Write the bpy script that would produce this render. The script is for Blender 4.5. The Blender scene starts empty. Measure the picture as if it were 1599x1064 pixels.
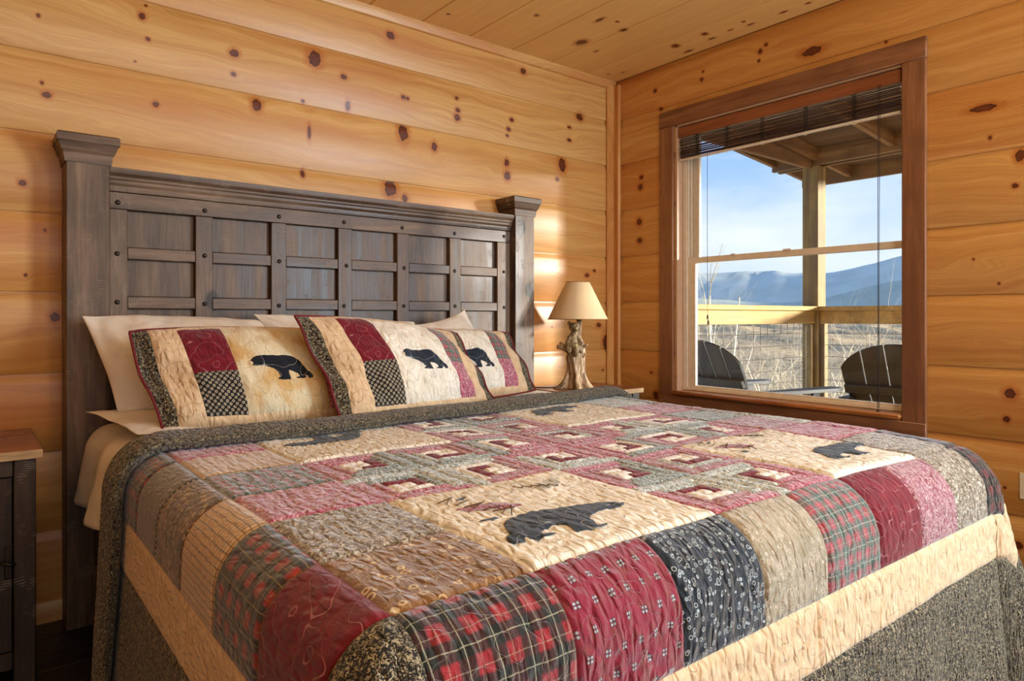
import bpy, bmesh, math, random
import numpy as np
from mathutils import Vector, Matrix
from mathutils.geometry import delaunay_2d_cdt
random.seed(7)
PI = math.pi
sc = bpy.context.scene
COL = sc.collection

# ---------------------------------------------------------------- camera
cam_d = bpy.data.cameras.new('camera')
cam = bpy.data.objects.new('camera', cam_d)
COL.objects.link(cam)
cam.location = (-3.02, -2.805, 1.043)
cam.rotation_euler = (PI / 2, 0, -math.radians(38.6))
cam_d.sensor_width = 36.0
cam_d.lens = 36.0 * 1057.0 / 1599.0
cam_d.shift_y = -37.0 / 1599.0
cam_d.clip_start = 0.03
cam_d.clip_end = 9000
sc.camera = cam

# ---------------------------------------------------------------- exposure
sc.view_settings.view_transform = 'Standard'
sc.view_settings.look = 'None'
sc.view_settings.gamma = 1.0
sc.view_settings.use_curve_mapping = False
sc.view_settings.exposure = 0.18

# ---------------------------------------------------------------- sky
world = bpy.data.worlds.new('sky')
sc.world = world
world.use_nodes = True
wn = world.node_tree.nodes
wl = world.node_tree.links
wn.clear()
w_out = wn.new('ShaderNodeOutputWorld')
w_bg = wn.new('ShaderNodeBackground')
w_bg.inputs['Strength'].default_value = 1.15
w_tc = wn.new('ShaderNodeTexCoord')
w_sep = wn.new('ShaderNodeSeparateXYZ')
wl.new(w_tc.outputs['Generated'], w_sep.inputs[0])
w_ramp = wn.new('ShaderNodeValToRGB')
cr = w_ramp.color_ramp
cr.elements[0].position = 0.0
cr.elements[0].color = (0.66, 0.74, 0.80, 1)
cr.elements[1].position = 1.0
cr.elements[1].color = (0.10, 0.22, 0.62, 1)
for p_, c_ in ((0.10, (0.60, 0.72, 0.86)), (0.20, (0.34, 0.54, 0.90)), (0.34, (0.20, 0.40, 0.88))):
    e = cr.elements.new(p_)
    e.color = (*c_, 1)
wl.new(w_sep.outputs['Z'], w_ramp.inputs[0])
w_map = wn.new('ShaderNodeMapping')
w_map.inputs['Scale'].default_value = (2.2, 2.2, 7.0)
w_map.inputs['Location'].default_value = (0.4, 1.3, 0.2)
wl.new(w_tc.outputs['Generated'], w_map.inputs[0])
w_noise = wn.new('ShaderNodeTexNoise')
w_noise.inputs['Scale'].default_value = 1.5
w_noise.inputs['Detail'].default_value = 6
w_noise.inputs['Roughness'].default_value = 0.55
wl.new(w_map.outputs[0], w_noise.inputs['Vector'])
w_cr = wn.new('ShaderNodeValToRGB')
w_cr.color_ramp.elements[0].position = 0.46
w_cr.color_ramp.elements[0].color = (0, 0, 0, 1)
w_cr.color_ramp.elements[1].position = 0.78
w_cr.color_ramp.elements[1].color = (0.75, 0.75, 0.75, 1)
wl.new(w_noise.outputs['Fac'], w_cr.inputs[0])
w_mix = wn.new('ShaderNodeMixRGB')
w_mix.inputs[2].default_value = (0.86, 0.90, 0.98, 1)
wl.new(w_cr.outputs[0], w_mix.inputs[0])
wl.new(w_ramp.outputs[0], w_mix.inputs[1])
wl.new(w_mix.outputs[0], w_bg.inputs['Color'])
wl.new(w_bg.outputs[0], w_out.inputs[0])

# ---------------------------------------------------------------- sun and added fill lights
def light(name, kind, loc, rot=None, look=None, **kw):
    d = bpy.data.lights.new(name, kind)
    for k, v in kw.items():
        setattr(d, k, v)
    o = bpy.data.objects.new(name, d)
    COL.objects.link(o)
    o.location = loc
    if look is not None:
        o.rotation_euler = (Vector(look) - Vector(loc)).to_track_quat('-Z', 'Y').to_euler()
    elif rot is not None:
        o.rotation_euler = rot
    return o

SUN_DIR = Vector((-0.66, 0.74, -0.13))            # low hazy sun slanting in through the window
light('sun', 'SUN', (8, -8, 6), rot=SUN_DIR.to_track_quat('-Z', 'Y').to_euler(),
      energy=11.0, angle=math.radians(7.0), color=(1.0, 0.93, 0.84))
# unseen warm fill added high in the room to brighten it
light('warm_fill_light', 'POINT', (-1.9, -3.2, 1.95), energy=30, shadow_soft_size=0.22, color=(1.0, 0.82, 0.58))
# cool fill added at the wall behind the camera; no window there
light('rear_fill_light', 'AREA', (-2.9, -4.6, 1.45), look=(-2.3, 0.0, 1.9),
      energy=16, shape='RECTANGLE', size=1.5, size_y=1.3, color=(0.90, 0.95, 1.0))
# stronger cool fill added further along the window wall, out of view
light('side_fill_light', 'AREA', (-.08, -3.65, 1.40), look=(-3.0, -2.2, 1.45),
      energy=165, shape='RECTANGLE', size=1.2, size_y=1.4, color=(0.72, 0.87, 1.0))

# ---------------------------------------------------------------- small helpers
def tag(o, label=None, cat=None, group=None, kind=None):
    if label: o['label'] = label
    if cat: o['category'] = cat
    if group: o['group'] = group
    if kind: o['kind'] = kind
    return o

def empty(name, loc=(0, 0, 0), label=None, cat=None, group=None, kind=None, parent=None):
    o = bpy.data.objects.new(name, None)
    o.empty_display_size = 0.05
    COL.objects.link(o)
    o.location = loc
    if parent is not None:
        o.parent = parent
    return tag(o, label, cat, group, kind)

def W(parent, p):
    """world point -> parent's local space (parents are only translated / rotated about z)"""
    return p

def link_mesh(name, me, m=None, parent=None, smooth=False, world=True):
    o = bpy.data.objects.new(name, me)
    COL.objects.link(o)
    if m is not None and len(me.materials) == 0:
        me.materials.append(m)
    if parent is not None:
        o.parent = parent
        if world:                      # geometry was given in world coordinates
            mw = parent_matrix(parent)
            o.matrix_parent_inverse = mw.inverted()
    if smooth:
        me.polygons.foreach_set('use_smooth', [True] * len(me.polygons))
    return o

def parent_matrix(o):
    m = Matrix.Translation(o.location) @ o.rotation_euler.to_matrix().to_4x4()
    if o.parent is not None:
        return parent_matrix(o.parent) @ o.matrix_parent_inverse @ m
    return m

class MB:
    """collects simple solids, links them as one mesh"""
    def __init__(s):
        s.v, s.f = [], []
    def add(s, vs, fs):
        b = len(s.v)
        s.v += [tuple(v) for v in vs]
        s.f += [tuple(b + i for i in f) for f in fs]
        return s
    def box(s, x0, x1, y0, y1, z0, z1, c=0.0, M=None):
        """box, chamfered by c on all edges when c > 0"""
        x0, x1 = min(x0, x1), max(x0, x1); y0, y1 = min(y0, y1), max(y0, y1); z0, z1 = min(z0, z1), max(z0, z1)
        if c <= 0:
            vs = [(x, y, z) for x in (x0, x1) for y in (y0, y1) for z in (z0, z1)]
            fs = [(0, 1, 3, 2), (4, 6, 7, 5), (0, 4, 5, 1), (2, 3, 7, 6), (0, 2, 6, 4), (1, 5, 7, 3)]
        else:
            c = min(c, (x1 - x0) * .45, (y1 - y0) * .45, (z1 - z0) * .45)
            bm = bmesh.new()
            bmesh.ops.create_cube(bm, size=1)
            for v in bm.verts:
                v.co = ((x0 + x1) / 2 + v.co.x * (x1 - x0), (y0 + y1) / 2 + v.co.y * (y1 - y0), (z0 + z1) / 2 + v.co.z * (z1 - z0))
            bmesh.ops.bevel(bm, geom=bm.edges[:], offset=c, segments=1, affect='EDGES', profile=.5)
            bm.verts.index_update()
            vs = [tuple(v.co) for v in bm.verts]
            fs = [tuple(v.index for v in f.verts) for f in bm.faces]
            bm.free()
        if M is not None:
            vs = [tuple(M @ Vector(v)) for v in vs]
        return s.add(vs, fs)
    def prism(s, prof, axis, a, b, M=None):
        """closed 2-D profile swept along an axis; profile holds the two other coordinates in xyz order"""
        n = len(prof)
        def pt(p, t):
            if axis == 'x': return (t, p[0], p[1])
            if axis == 'y': return (p[0], t, p[1])
            return (p[0], p[1], t)
        vs = [pt(p, a) for p in prof] + [pt(p, b) for p in prof]
        fs = [(i, (i + 1) % n, n + (i + 1) % n, n + i) for i in range(n)] + [tuple(range(n))[::-1], tuple(range(n, 2 * n))]
        if M is not None:
            vs = [tuple(M @ Vector(v)) for v in vs]
        return s.add(vs, fs)
    def tube(s, pts, r, seg=8, closed=False, cap=True):
        pts = [Vector(p) for p in pts]
        n = len(pts)
        rr = r if isinstance(r, (list, tuple)) else [r] * n
        b = len(s.v)
        up = Vector((0, 0, 1))
        for i, p in enumerate(pts):
            if closed:
                t = pts[(i + 1) % n] - pts[i - 1]
            else:
                t = pts[min(i + 1, n - 1)] - pts[max(i - 1, 0)]
            if t.length < 1e-9: t = Vector((0, 0, 1))
            t.normalize()
            if abs(t.dot(up)) > .95: up = Vector((1, 0, 0)) if abs(t.x) < .9 else Vector((0, 1, 0))
            a = t.cross(up).normalized(); c = a.cross(t).normalized()
            up = c
            for k in range(seg):
                an = 2 * PI * k / seg
                s.v.append(tuple(p + (a * math.cos(an) + c * math.sin(an)) * rr[i]))
        m = n if closed else n - 1
        for i in range(m):
            i2 = (i + 1) % n
            for k in range(seg):
                k2 = (k + 1) % seg
                s.f.append((b + i * seg + k, b + i * seg + k2, b + i2 * seg + k2, b + i2 * seg + k))
        if cap and not closed:
            s.f.append(tuple(b + k for k in range(seg))[::-1])
            s.f.append(tuple(b + (n - 1) * seg + k for k in range(seg)))
        return s
    def lathe(s, prof, c, seg=32, M=None):
        b = len(s.v)
        n = len(prof)
        for (r, z) in prof:
            for k in range(seg):
                an = 2 * PI * k / seg
                v = Vector((c[0] + r * math.cos(an), c[1] + r * math.sin(an), c[2] + z))
                if M is not None: v = M @ v
                s.v.append(tuple(v))
        for i in range(n - 1):
            for k in range(seg):
                k2 = (k + 1) % seg
                s.f.append((b + i * seg + k, b + i * seg + k2, b + (i + 1) * seg + k2, b + (i + 1) * seg + k))
        return s
    def ball(s, c, r, sx=1, sy=1, sz=1, sub=2, M=None):
        bm = bmesh.new()
        bmesh.ops.create_icosphere(bm, subdivisions=sub, radius=1)
        vs = []
        for v in bm.verts:
            p = Vector((v.co.x * r * sx, v.co.y * r * sy, v.co.z * r * sz))
            if M is not None: p = M @ p
            vs.append(tuple(p + Vector(c)))
        bm.verts.index_update()
        s.add(vs, [tuple(v.index for v in f.verts) for f in bm.faces])
        bm.free()
        return s
    def build(s, name, m=None, parent=None, smooth=False, world=True):
        me = bpy.data.meshes.new(name)
        me.from_pydata(s.v, [], s.f)
        bm = bmesh.new(); bm.from_mesh(me)
        bmesh.ops.recalc_face_normals(bm, faces=bm.faces[:])
        bm.to_mesh(me); bm.free()
        me.update()
        return link_mesh(name, me, m, parent, smooth, world)

def autosmooth(o, ang=40):
    me = o.data
    me.polygons.foreach_set('use_smooth', [True] * len(me.polygons))
    bm = bmesh.new(); bm.from_mesh(me)
    for e in bm.edges:
        if len(e.link_faces) == 2 and e.calc_face_angle(0) > math.radians(ang):
            e.smooth = False
    bm.to_mesh(me); bm.free()
    return o

# ---------------------------------------------------------------- node helper
class G:
    def __init__(s, name):
        s.m = bpy.data.materials.new(name)
        s.m.use_nodes = True
        s.t = s.m.node_tree
        s.t.nodes.clear()
        s.out = s.t.nodes.new('ShaderNodeOutputMaterial')
    def new(s, typ, **kw):
        n = s.t.nodes.new(typ)
        for k, v in kw.items(): setattr(n, k, v)
        return n
    def put(s, sock, v):
        if v is None: return
        if hasattr(v, 'is_output') or isinstance(v, bpy.types.NodeSocket):
            s.t.links.new(v, sock)
        else:
            if isinstance(v, (tuple, list)) and len(v) == 3 and len(sock.default_value) == 4:
                v = (*v, 1)
            sock.default_value = v
    def math(s, op, a, b=None, c=None, clamp=False):
        n = s.new('ShaderNodeMath', operation=op, use_clamp=clamp)
        s.put(n.inputs[0], a); s.put(n.inputs[1], b); s.put(n.inputs[2], c)
        return n.outputs[0]
    def vmath(s, op, a, b=None, out=0):
        n = s.new('ShaderNodeVectorMath', operation=op)
        s.put(n.inputs[0], a)
        if b is not None:
            if op == 'SCALE': s.put(n.inputs['Scale'], b)
            else: s.put(n.inputs[1], b)
        return n.outputs[out]
    def mix(s, f, a, b, mode='MIX'):
        n = s.new('ShaderNodeMixRGB', blend_type=mode)
        s.put(n.inputs[0], f); s.put(n.inputs[1], a); s.put(n.inputs[2], b)
        return n.outputs[0]
    def ramp(s, f, stops, interp='LINEAR'):
        n = s.new('ShaderNodeValToRGB')
        r = n.color_ramp
        r.interpolation = interp
        while len(r.elements) < len(stops): r.elements.new(0.5)
        for e, (p, c) in zip(r.elements, stops):
            e.position = p
            e.color = (*c, 1) if isinstance(c, (tuple, list)) else (c, c, c, 1)
        s.put(n.inputs[0], f)
        return n.outputs[0]
    def noise(s, vec, scale, detail=2, rough=.5, dist=0, col=False):
        n = s.new('ShaderNodeTexNoise')
        s.put(n.inputs['Vector'], vec)
        n.inputs['Scale'].default_value = scale
        n.inputs['Detail'].default_value = detail
        n.inputs['Roughness'].default_value = rough
        n.inputs['Distortion'].default_value = dist
        return n.outputs['Color' if col else 'Fac']
    def voro(s, vec, scale, out='Distance', feature='F1', rand=1):
        n = s.new('ShaderNodeTexVoronoi', feature=feature)
        s.put(n.inputs['Vector'], vec)
        n.inputs['Scale'].default_value = scale
        n.inputs['Randomness'].default_value = rand
        return n.outputs[out]
    def comb(s, x, y, z=0.0):
        n = s.new('ShaderNodeCombineXYZ')
        s.put(n.inputs[0], x); s.put(n.inputs[1], y); s.put(n.inputs[2], z)
        return n.outputs[0]
    def sep(s, v):
        n = s.new('ShaderNodeSeparateXYZ')
        s.put(n.inputs[0], v)
        return n.outputs
    def smooth(s, x, lo, hi, a=0.0, b=1.0):
        n = s.new('ShaderNodeMapRange', interpolation_type='SMOOTHSTEP')
        s.put(n.inputs['Value'], x)
        n.inputs['From Min'].default_value = lo; n.inputs['From Max'].default_value = hi
        n.inputs['To Min'].default_value = a; n.inputs['To Max'].default_value = b
        return n.outputs[0]
    def bump(s, h, strength=.3, dist=.01, normal=None):
        n = s.new('ShaderNodeBump')
        n.inputs['Strength'].default_value = strength
        n.inputs['Distance'].default_value = dist
        s.put(n.inputs['Height'], h)
        s.put(n.inputs['Normal'], normal)
        return n.outputs[0]
    def bsdf(s, color, rough=.5, normal=None, **kw):
        n = s.new('ShaderNodeBsdfPrincipled')
        s.put(n.inputs['Base Color'], color)
        s.put(n.inputs['Roughness'], rough)
        s.put(n.inputs['Normal'], normal)
        for k, v in kw.items(): s.put(n.inputs[k.replace('_', ' ')], v)
        s.t.links.new(n.outputs[0], s.out.inputs[0])
        return n
    def pos(s):
        return s.new('ShaderNodeNewGeometry').outputs['Position']
    def obj(s):
        return s.new('ShaderNodeTexCoord').outputs['Object']
    def rnd(s):
        return s.new('ShaderNodeObjectInfo').outputs['Random']

def lin(r, g, b):
    f = lambda c: (c / 255 / 12.92) if c / 255 <= .04045 else ((c / 255 + .055) / 1.055) ** 2.4
    return (f(r), f(g), f(b))

def plain(name, col, rough=.6, metal=0.0, **kw):
    g = G(name)
    n = g.noise(g.obj(), 30, 3)
    c = g.mix(g.smooth(n, .35, .65, 0, .25), col, tuple(x * .7 for x in col))
    g.bsdf(c, rough, g.bump(n, .1, .002), Metallic=metal, **kw)
    return g.m
# ---------------------------------------------------------------- wood
def pine(name, axis, cross, knots, lift=0.0):
    """knotty pine boards: axis = direction of the grain, cross = direction across the boards"""
    g = G(name)
    s = g.sep(g.pos())
    ix = {'x': 0, 'y': 1, 'z': 2}
    a, c = s[ix[axis]], s[ix[cross]]
    rnd = g.rnd()
    off = g.math('MULTIPLY', rnd, 37.0)
    p2 = g.comb(a, c, 0.0)
    field = None
    for i, (ka, kc, ra, rc) in enumerate(knots):
        m = g.new('ShaderNodeMapping', vector_type='POINT')
        ra *= .80; rc *= .80
        m.inputs['Scale'].default_value = (1 / ra, 1 / rc, 0)
        m.inputs['Location'].default_value = (-ka / ra, -kc / rc, 0)
        g.put(m.inputs[0], p2)
        d = g.vmath('LENGTH', m.outputs[0], out='Value')
        field = d if field is None else g.math('MINIMUM', field, d)
    wob = g.noise(g.comb(a, c, off), 60, 2)
    if field is None: field = g.math('ADD', wob, 8.0)
    fld = g.math('ADD', field, g.math('MULTIPLY', g.math('SUBTRACT', wob, .5), .95))
    # grain: rings stretched along the board, pushed round the knots
    push = g.math('DIVIDE', 0.05, g.math('ADD', g.math('MULTIPLY', field, field), 0.6))
    slow = g.noise(g.comb(g.math('MULTIPLY', a, .55), g.math('MULTIPLY', c, 2.2), off), 1.6, 3, .55)
    cc = g.math('ADD', g.math('ADD', g.math('MULTIPLY', c, 1.0), g.math('MULTIPLY', slow, .26)), push)
    ring = g.noise(g.comb(g.math('MULTIPLY', a, .14), g.math('MULTIPLY', cc, 9.0), off), 3.0, 4, .62)
    fine = g.noise(g.comb(g.math('MULTIPLY', a, 2.0), g.math('MULTIPLY', cc, 90.0), off), 3.0, 2, .5)
    big = g.noise(g.comb(g.math('MULTIPLY', a, .8), g.math('MULTIPLY', c, 4.0), off), 1.2, 3, .5)
    base = g.ramp(ring, [(.20, lin(182, 130, 68)), (.42, lin(205, 159, 94)), (.58, lin(215, 173, 108)), (.78, lin(227, 192, 132))])
    base = g.mix(g.smooth(big, .50, .72, 0, .6), base, lin(190, 124, 68))
    base = g.mix(g.smooth(fine, .30, .75, .20, 0), base, lin(142, 72, 24))
    tint = g.ramp(rnd, [(0, lin(255, 238, 214)), (.5, lin(255, 252, 244)), (1, lin(246, 222, 196))])
    base = g.mix(1.0, base, tint, 'MULTIPLY')
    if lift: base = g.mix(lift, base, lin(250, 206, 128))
    halo = g.smooth(fld, 1.0, 2.6, .75, 0)
    base = g.mix(halo, base, lin(176, 96, 34))
    ringk = g.math('SINE', g.math('MULTIPLY', fld, 24.0))
    kcol = g.mix(g.smooth(ringk, -.6, .9, 0, .55), lin(84, 34, 16), lin(138, 66, 30))
    kcol = g.mix(g.smooth(fld, .72, .98, 0, .85), kcol, lin(44, 16, 9))
    base = g.mix(g.smooth(fld, .98, 1.16, 1, 0), base, kcol)
    h = g.math('ADD', g.math('MULTIPLY', fine, .5), g.smooth(fld, .7, 1.1, -.6, 0))
    g.bsdf(base, g.smooth(fine, .2, .8, .36, .46), g.bump(h, .12, .004), Coat_Weight=.14, Coat_Roughness=.32)
    return g.m

KN_BACK = [(-2.843,2.069,0.0063,0.0076),(-2.515,2.198,0.0064,0.0057),(-2.528,2.154,0.0126,0.0142),(-2.509,2.074,0.0096,0.0086),(-2.2,2.097,0.0197,0.0164),(-2.202,2.012,0.0111,0.0104),(-1.865,2.154,0.0315,0.0364),(-1.733,2.106,0.0151,0.0142),(-2.551,1.981,0.0052,0.0035),(-2.833,1.842,0.0063,0.0076),(-2.819,1.804,0.0145,0.0123),(-2.483,1.837,0.0119,0.0118),(-2.112,1.907,0.0205,0.0271),(-1.919,1.961,0.0084,0.0082),(-1.714,1.982,0.0122,0.025),(-1.891,1.832,0.0085,0.0329),(-2.887,1.493,0.0122,0.0121),(-1.919,1.653,0.0112,0.0185),(-1.501,2.35,0.0233,0.0208),(-0.704,2.364,0.0223,0.0172),(-1.434,2.076,0.0137,0.012),(-1.41,2.074,0.0103,0.0091),(-1.134,2.133,0.0115,0.0096),(-1.126,2.074,0.0154,0.0115),(-1.13,2.038,0.0192,0.0191),(-0.783,2.088,0.0152,0.0119),(-0.805,2.034,0.0151,0.0118),(-0.813,1.999,0.0107,0.0084),(-0.278,2.195,0.0283,0.0223),(-0.364,2.121,0.015,0.0098),(-0.364,2.048,0.02,0.0102),(-1.434,1.91,0.0273,0.0433),(-1.264,1.87,0.0182,0.0233),(-0.817,1.856,0.0172,0.0216),(-0.813,1.786,0.0215,0.0253),(-0.418,1.902,0.0295,0.0433),(-0.457,1.814,0.0146,0.0108),(-1.501,1.64,0.0333,0.0446),(-1.427,1.601,0.0171,0.0181),(-0.043,1.805,0.0138,0.0096),(-2.795,1.043,0.0165,0.0179),(-0.223,1.285,0.0178,0.0127),(-0.162,1.314,0.0139,0.0088),(-0.125,0.994,0.0216,0.0136),(-0.062,0.89,0.033,0.0504),(-0.496,0.986,0.0072,0.0053),(-0.092,0.727,0.0098,0.0068),(-2.824,1.339,0.0054,0.0066),(-2.878,1.183,0.0053,0.0065)]
KN_RIGHT = [(-0.319,2.321,0.0138,0.0109),(-0.632,2.3,0.012,0.0102),(-0.64,2.339,0.008,0.0068),(-0.971,2.345,0.0121,0.0132),(-1.002,2.367,0.0102,0.0093),(-0.964,2.3,0.0086,0.0079),(-1.233,2.265,0.0516,0.021),(-0.355,2.211,0.0135,0.0108),(-1.552,2.208,0.0064,0.0068),(-1.909,1.84,0.0502,0.0147),(-1.929,1.723,0.0072,0.0085),(-2.024,1.638,0.0175,0.0255),(-2.008,1.529,0.0118,0.01),(-0.219,1.848,0.0167,0.0129),(-0.211,1.794,0.0192,0.0192),(-0.202,1.592,0.0216,0.0217),(-0.206,1.484,0.0216,0.0167),(-0.291,0.726,0.0093,0.0073),(-0.324,0.602,0.0183,0.0232),(-1.958,1.168,0.0051,0.006),(-1.994,0.757,0.0218,0.0197),(-1.982,0.66,0.012,0.0129),(-1.976,0.403,0.005,0.006),(-2.018,0.199,0.0156,0.0151),(-2.004,0.129,0.0099,0.0119),(-1.875,1.265,0.0043,0.0049)]
KN_CEIL = [(-0.558,-0.697,0.0273,0.0109),(-0.597,-0.615,0.0092,0.0092),(-0.551,-0.523,0.0188,0.0151),(-0.318,-0.579,0.0361,0.0253),(-0.282,-0.436,0.017,0.0068),(-0.588,-0.162,0.02,0.02),(-0.409,-0.96,0.0119,0.0119),(-0.087,-0.135,0.0111,0.0056),(-0.161,-0.092,0.0147,0.0059),(-0.772,-0.173,0.0159,0.0159),(-0.764,-0.097,0.0194,0.0078),(-0.591,-0.172,0.0166,0.0166),(-0.587,-0.054,0.0271,0.0095),(-0.972,-0.145,0.0092,0.0092),(-0.977,-0.093,0.0185,0.0074),(-0.878,-0.113,0.0157,0.0063),(-1.144,-0.092,0.0177,0.0089),(-1.262,-0.089,0.0144,0.0072),(-0.163,-1.29,0.0089,0.0089),(-0.009,-1.546,0.0088,0.0088)]
def pine_board(stem, axis, cross, knots, lo, hi, lift=0.0):
    """board material with only the knots that lie on that board"""
    return pine(stem, axis, cross, [k for k in knots if lo - .03 < k[1] < hi + .03], lift)
M_PINE_BACK = pine('pine_headboard_wall', 'x', 'z', [])
M_PINE_RIGHT = pine('pine_window_wall', 'y', 'z', [])
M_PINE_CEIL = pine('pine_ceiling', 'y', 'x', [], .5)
M_PINE_FAR = pine('pine_far_walls', 'y', 'z', [(-3.4, 1.5, .02, .02)])
M_PINE_TRIM = pine('pine_corner_trim', 'z', 'y', [(1.05, -9, .02, .012)])

def wood(name, c0, c1, c2, axis='z', rough=.5, scale=1.0, saw=0.0, coat=0.0, objspace=False, bumpy=.15, knots=False, spec=.5):
    g = G(name)
    s = g.sep(g.obj() if objspace else g.pos())
    ix = {'x': 0, 'y': 1, 'z': 2}
    k = [1.0, 1.0, 1.0]; k[ix[axis]] = .07
    off = g.math('MULTIPLY', g.rnd(), 21.0)
    v = g.comb(g.math('ADD', g.math('MULTIPLY', s[0], k[0] * scale), off), g.math('MULTIPLY', s[1], k[1] * scale), g.math('MULTIPLY', s[2], k[2] * scale))
    n1 = g.noise(v, 14, 5, .6, .8)
    n2 = g.noise(v, 120, 2, .5)
    n3 = g.noise(g.pos(), 5, 3)
    c = g.ramp(n1, [(.28, c0), (.5, c1), (.74, c2)])
    c = g.mix(g.smooth(n2, .3, .7, .35, 0), c, c0)
    c = g.mix(g.smooth(n3, .45, .75, 0, .45), c, c0)
    h = g.math('ADD', n1, g.math('MULTIPLY', n2, .35))
    if knots:
        vd = g.voro(g.comb(g.math('MULTIPLY', s[0], 1.0), g.math('MULTIPLY', s[1], 1.0), g.math('MULTIPLY', s[2], .7)), 2.3)
        c = g.mix(g.smooth(vd, .055, .085, .9, 0), c, tuple(x * .25 for x in c0))
    if saw:
        # scattered saw marks, fine scratches across the grain
        ax = s[ix[axis]]
        sw = g.math('SINE', g.math('MULTIPLY', g.math('ADD', ax, g.math('MULTIPLY', g.noise(g.pos(), 9, 2), .03)), 900.0))
        msk = g.smooth(g.noise(g.pos(), 13, 3, .6), .58, .66)
        sc_ = g.math('MULTIPLY', g.smooth(sw, .2, .9), msk)
        c = g.mix(g.math('MULTIPLY', sc_, .35), c, lin(176, 164, 150))
        h = g.math('ADD', h, g.math('MULTIPLY', sc_, -saw))
    g.bsdf(c, g.smooth(n1, .3, .7, rough - .07, rough + .1), g.bump(h, bumpy, .004), Coat_Weight=coat, Coat_Roughness=.3, Specular_IOR_Level=spec)
    return g.m

M_DARK = wood('dark_stained_wood', lin(38, 28, 21), lin(100, 78, 60), lin(144, 120, 96), 'z', .42, saw=.8, knots=True, bumpy=.3, spec=.45)
M_DARKH = wood('dark_stained_wood_rail', lin(40, 29, 22), lin(100, 78, 60), lin(142, 118, 94), 'x', .42, saw=.8, bumpy=.3, spec=.45)
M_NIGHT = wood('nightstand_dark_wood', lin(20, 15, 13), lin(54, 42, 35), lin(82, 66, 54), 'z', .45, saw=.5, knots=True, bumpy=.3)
M_CASING = wood('reddish_window_casing', lin(106, 68, 46), lin(144, 98, 66), lin(168, 120, 84), 'z', .5, knots=True)
M_CASINGH = wood('reddish_window_casing_top', lin(106, 68, 46), lin(144, 98, 66), lin(168, 120, 84), 'y', .5)
M_SILL = wood('varnished_sill', lin(120, 66, 26), lin(176, 104, 44), lin(206, 136, 66), 'y', .3, coat=.5)
M_NTOP = wood('nightstand_top_wood', lin(84, 42, 26), lin(136, 78, 50), lin(168, 104, 70), 'x', .3, coat=.3)
M_NEDGE = wood('worn_board_edge', lin(70, 52, 38), lin(176, 140, 96), lin(216, 186, 140), 'x', .6, scale=2)
M_FLOOR = wood('dark_floor_planks', lin(14, 11, 10), lin(34, 26, 22), lin(52, 40, 34), 'x', .4)
M_DECK = wood('treated_deck_lumber', lin(140, 108, 56), lin(196, 160, 88), lin(222, 190, 116), 'x', .7, scale=.6)
M_DECKZ = wood('treated_post_lumber', lin(104, 84, 50), lin(154, 130, 80), lin(190, 166, 104), 'z', .7, scale=.6)
M_DECKY = wood('treated_shaded_beam_lumber', lin(84, 60, 36), lin(132, 100, 60), lin(166, 132, 84), 'y', .7, scale=.6)  # dark tone puts the dim underside of the beams into the colour
M_ROOF = wood('porch_roof_boards', lin(70, 50, 30), lin(108, 80, 50), lin(136, 104, 68), 'y', .8, scale=.6)
M_BLIND = wood('dark_woven_slat', lin(34, 22, 26), lin(66, 46, 50), lin(96, 72, 72), 'y', .6, scale=3)
M_BLINDV = wood('blind_valance', lin(118, 66, 38), lin(152, 92, 56), lin(170, 108, 70), 'y', .5)
M_VINYL = plain('vinyl_window_frame', lin(240, 232, 218), .35)
M_CORD = plain('black_cord', (.012, .010, .010), .5)
M_IRON = plain('aged_iron_nail', lin(58, 52, 50), .42, .8)
M_ADIR = plain('charcoal_chair_plastic', lin(46, 48, 46), .55)
M_PLATE = plain('ivory_outlet_plate', lin(232, 222, 200), .35)
M_WIRE = plain('galvanised_wire', lin(120, 116, 104), .4, .6)
M_BARK = plain('bare_branch_bark', lin(222, 208, 176), .9)
M_BINDING = plain('dark_red_binding', lin(110, 24, 34), .85)

def glass():
    g = G('window_glass')
    t = g.new('ShaderNodeBsdfTransparent'); t.inputs[0].default_value = (.97, .98, .98, 1)
    gl = g.new('ShaderNodeBsdfGlossy'); gl.inputs['Roughness'].default_value = .02
    fr = g.new('ShaderNodeFresnel'); fr.inputs[0].default_value = 1.35
    m = g.new('ShaderNodeMixShader')
    g.t.links.new(g.math('MULTIPLY', fr.outputs[0], .6), m.inputs[0])
    g.t.links.new(t.outputs[0], m.inputs[1]); g.t.links.new(gl.outputs[0], m.inputs[2])
    g.t.links.new(m.outputs[0], g.out.inputs[0])
    return g.m
M_GLASS = glass()

# ---------------------------------------------------------------- fabrics (UV in metres)
def uvs(g):
    return g.new('ShaderNodeTexCoord').outputs['UV']

def stripe(g, x, period, off, width, soft=.0006):
    """1 inside a stripe of given width repeated each period (metres)"""
    f = g.math('FRACT', g.math('DIVIDE', g.math('ADD', x, off), period))
    d = g.math('ABSOLUTE', g.math('SUBTRACT', f, .5))
    return g.smooth(d, (width / 2 - soft) / period, (width / 2 + soft) / period, 1, 0)

def stitchline(g, uv, scale=15.0, k=5.0, w=.03):
    n = g.noise(uv, scale, 1, .3)
    f = g.math('FRACT', g.math('MULTIPLY', n, k))
    d = g.math('ABSOLUTE', g.math('SUBTRACT', f, .5))
    return g.smooth(d, w * .4, w, 1, 0)

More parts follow.
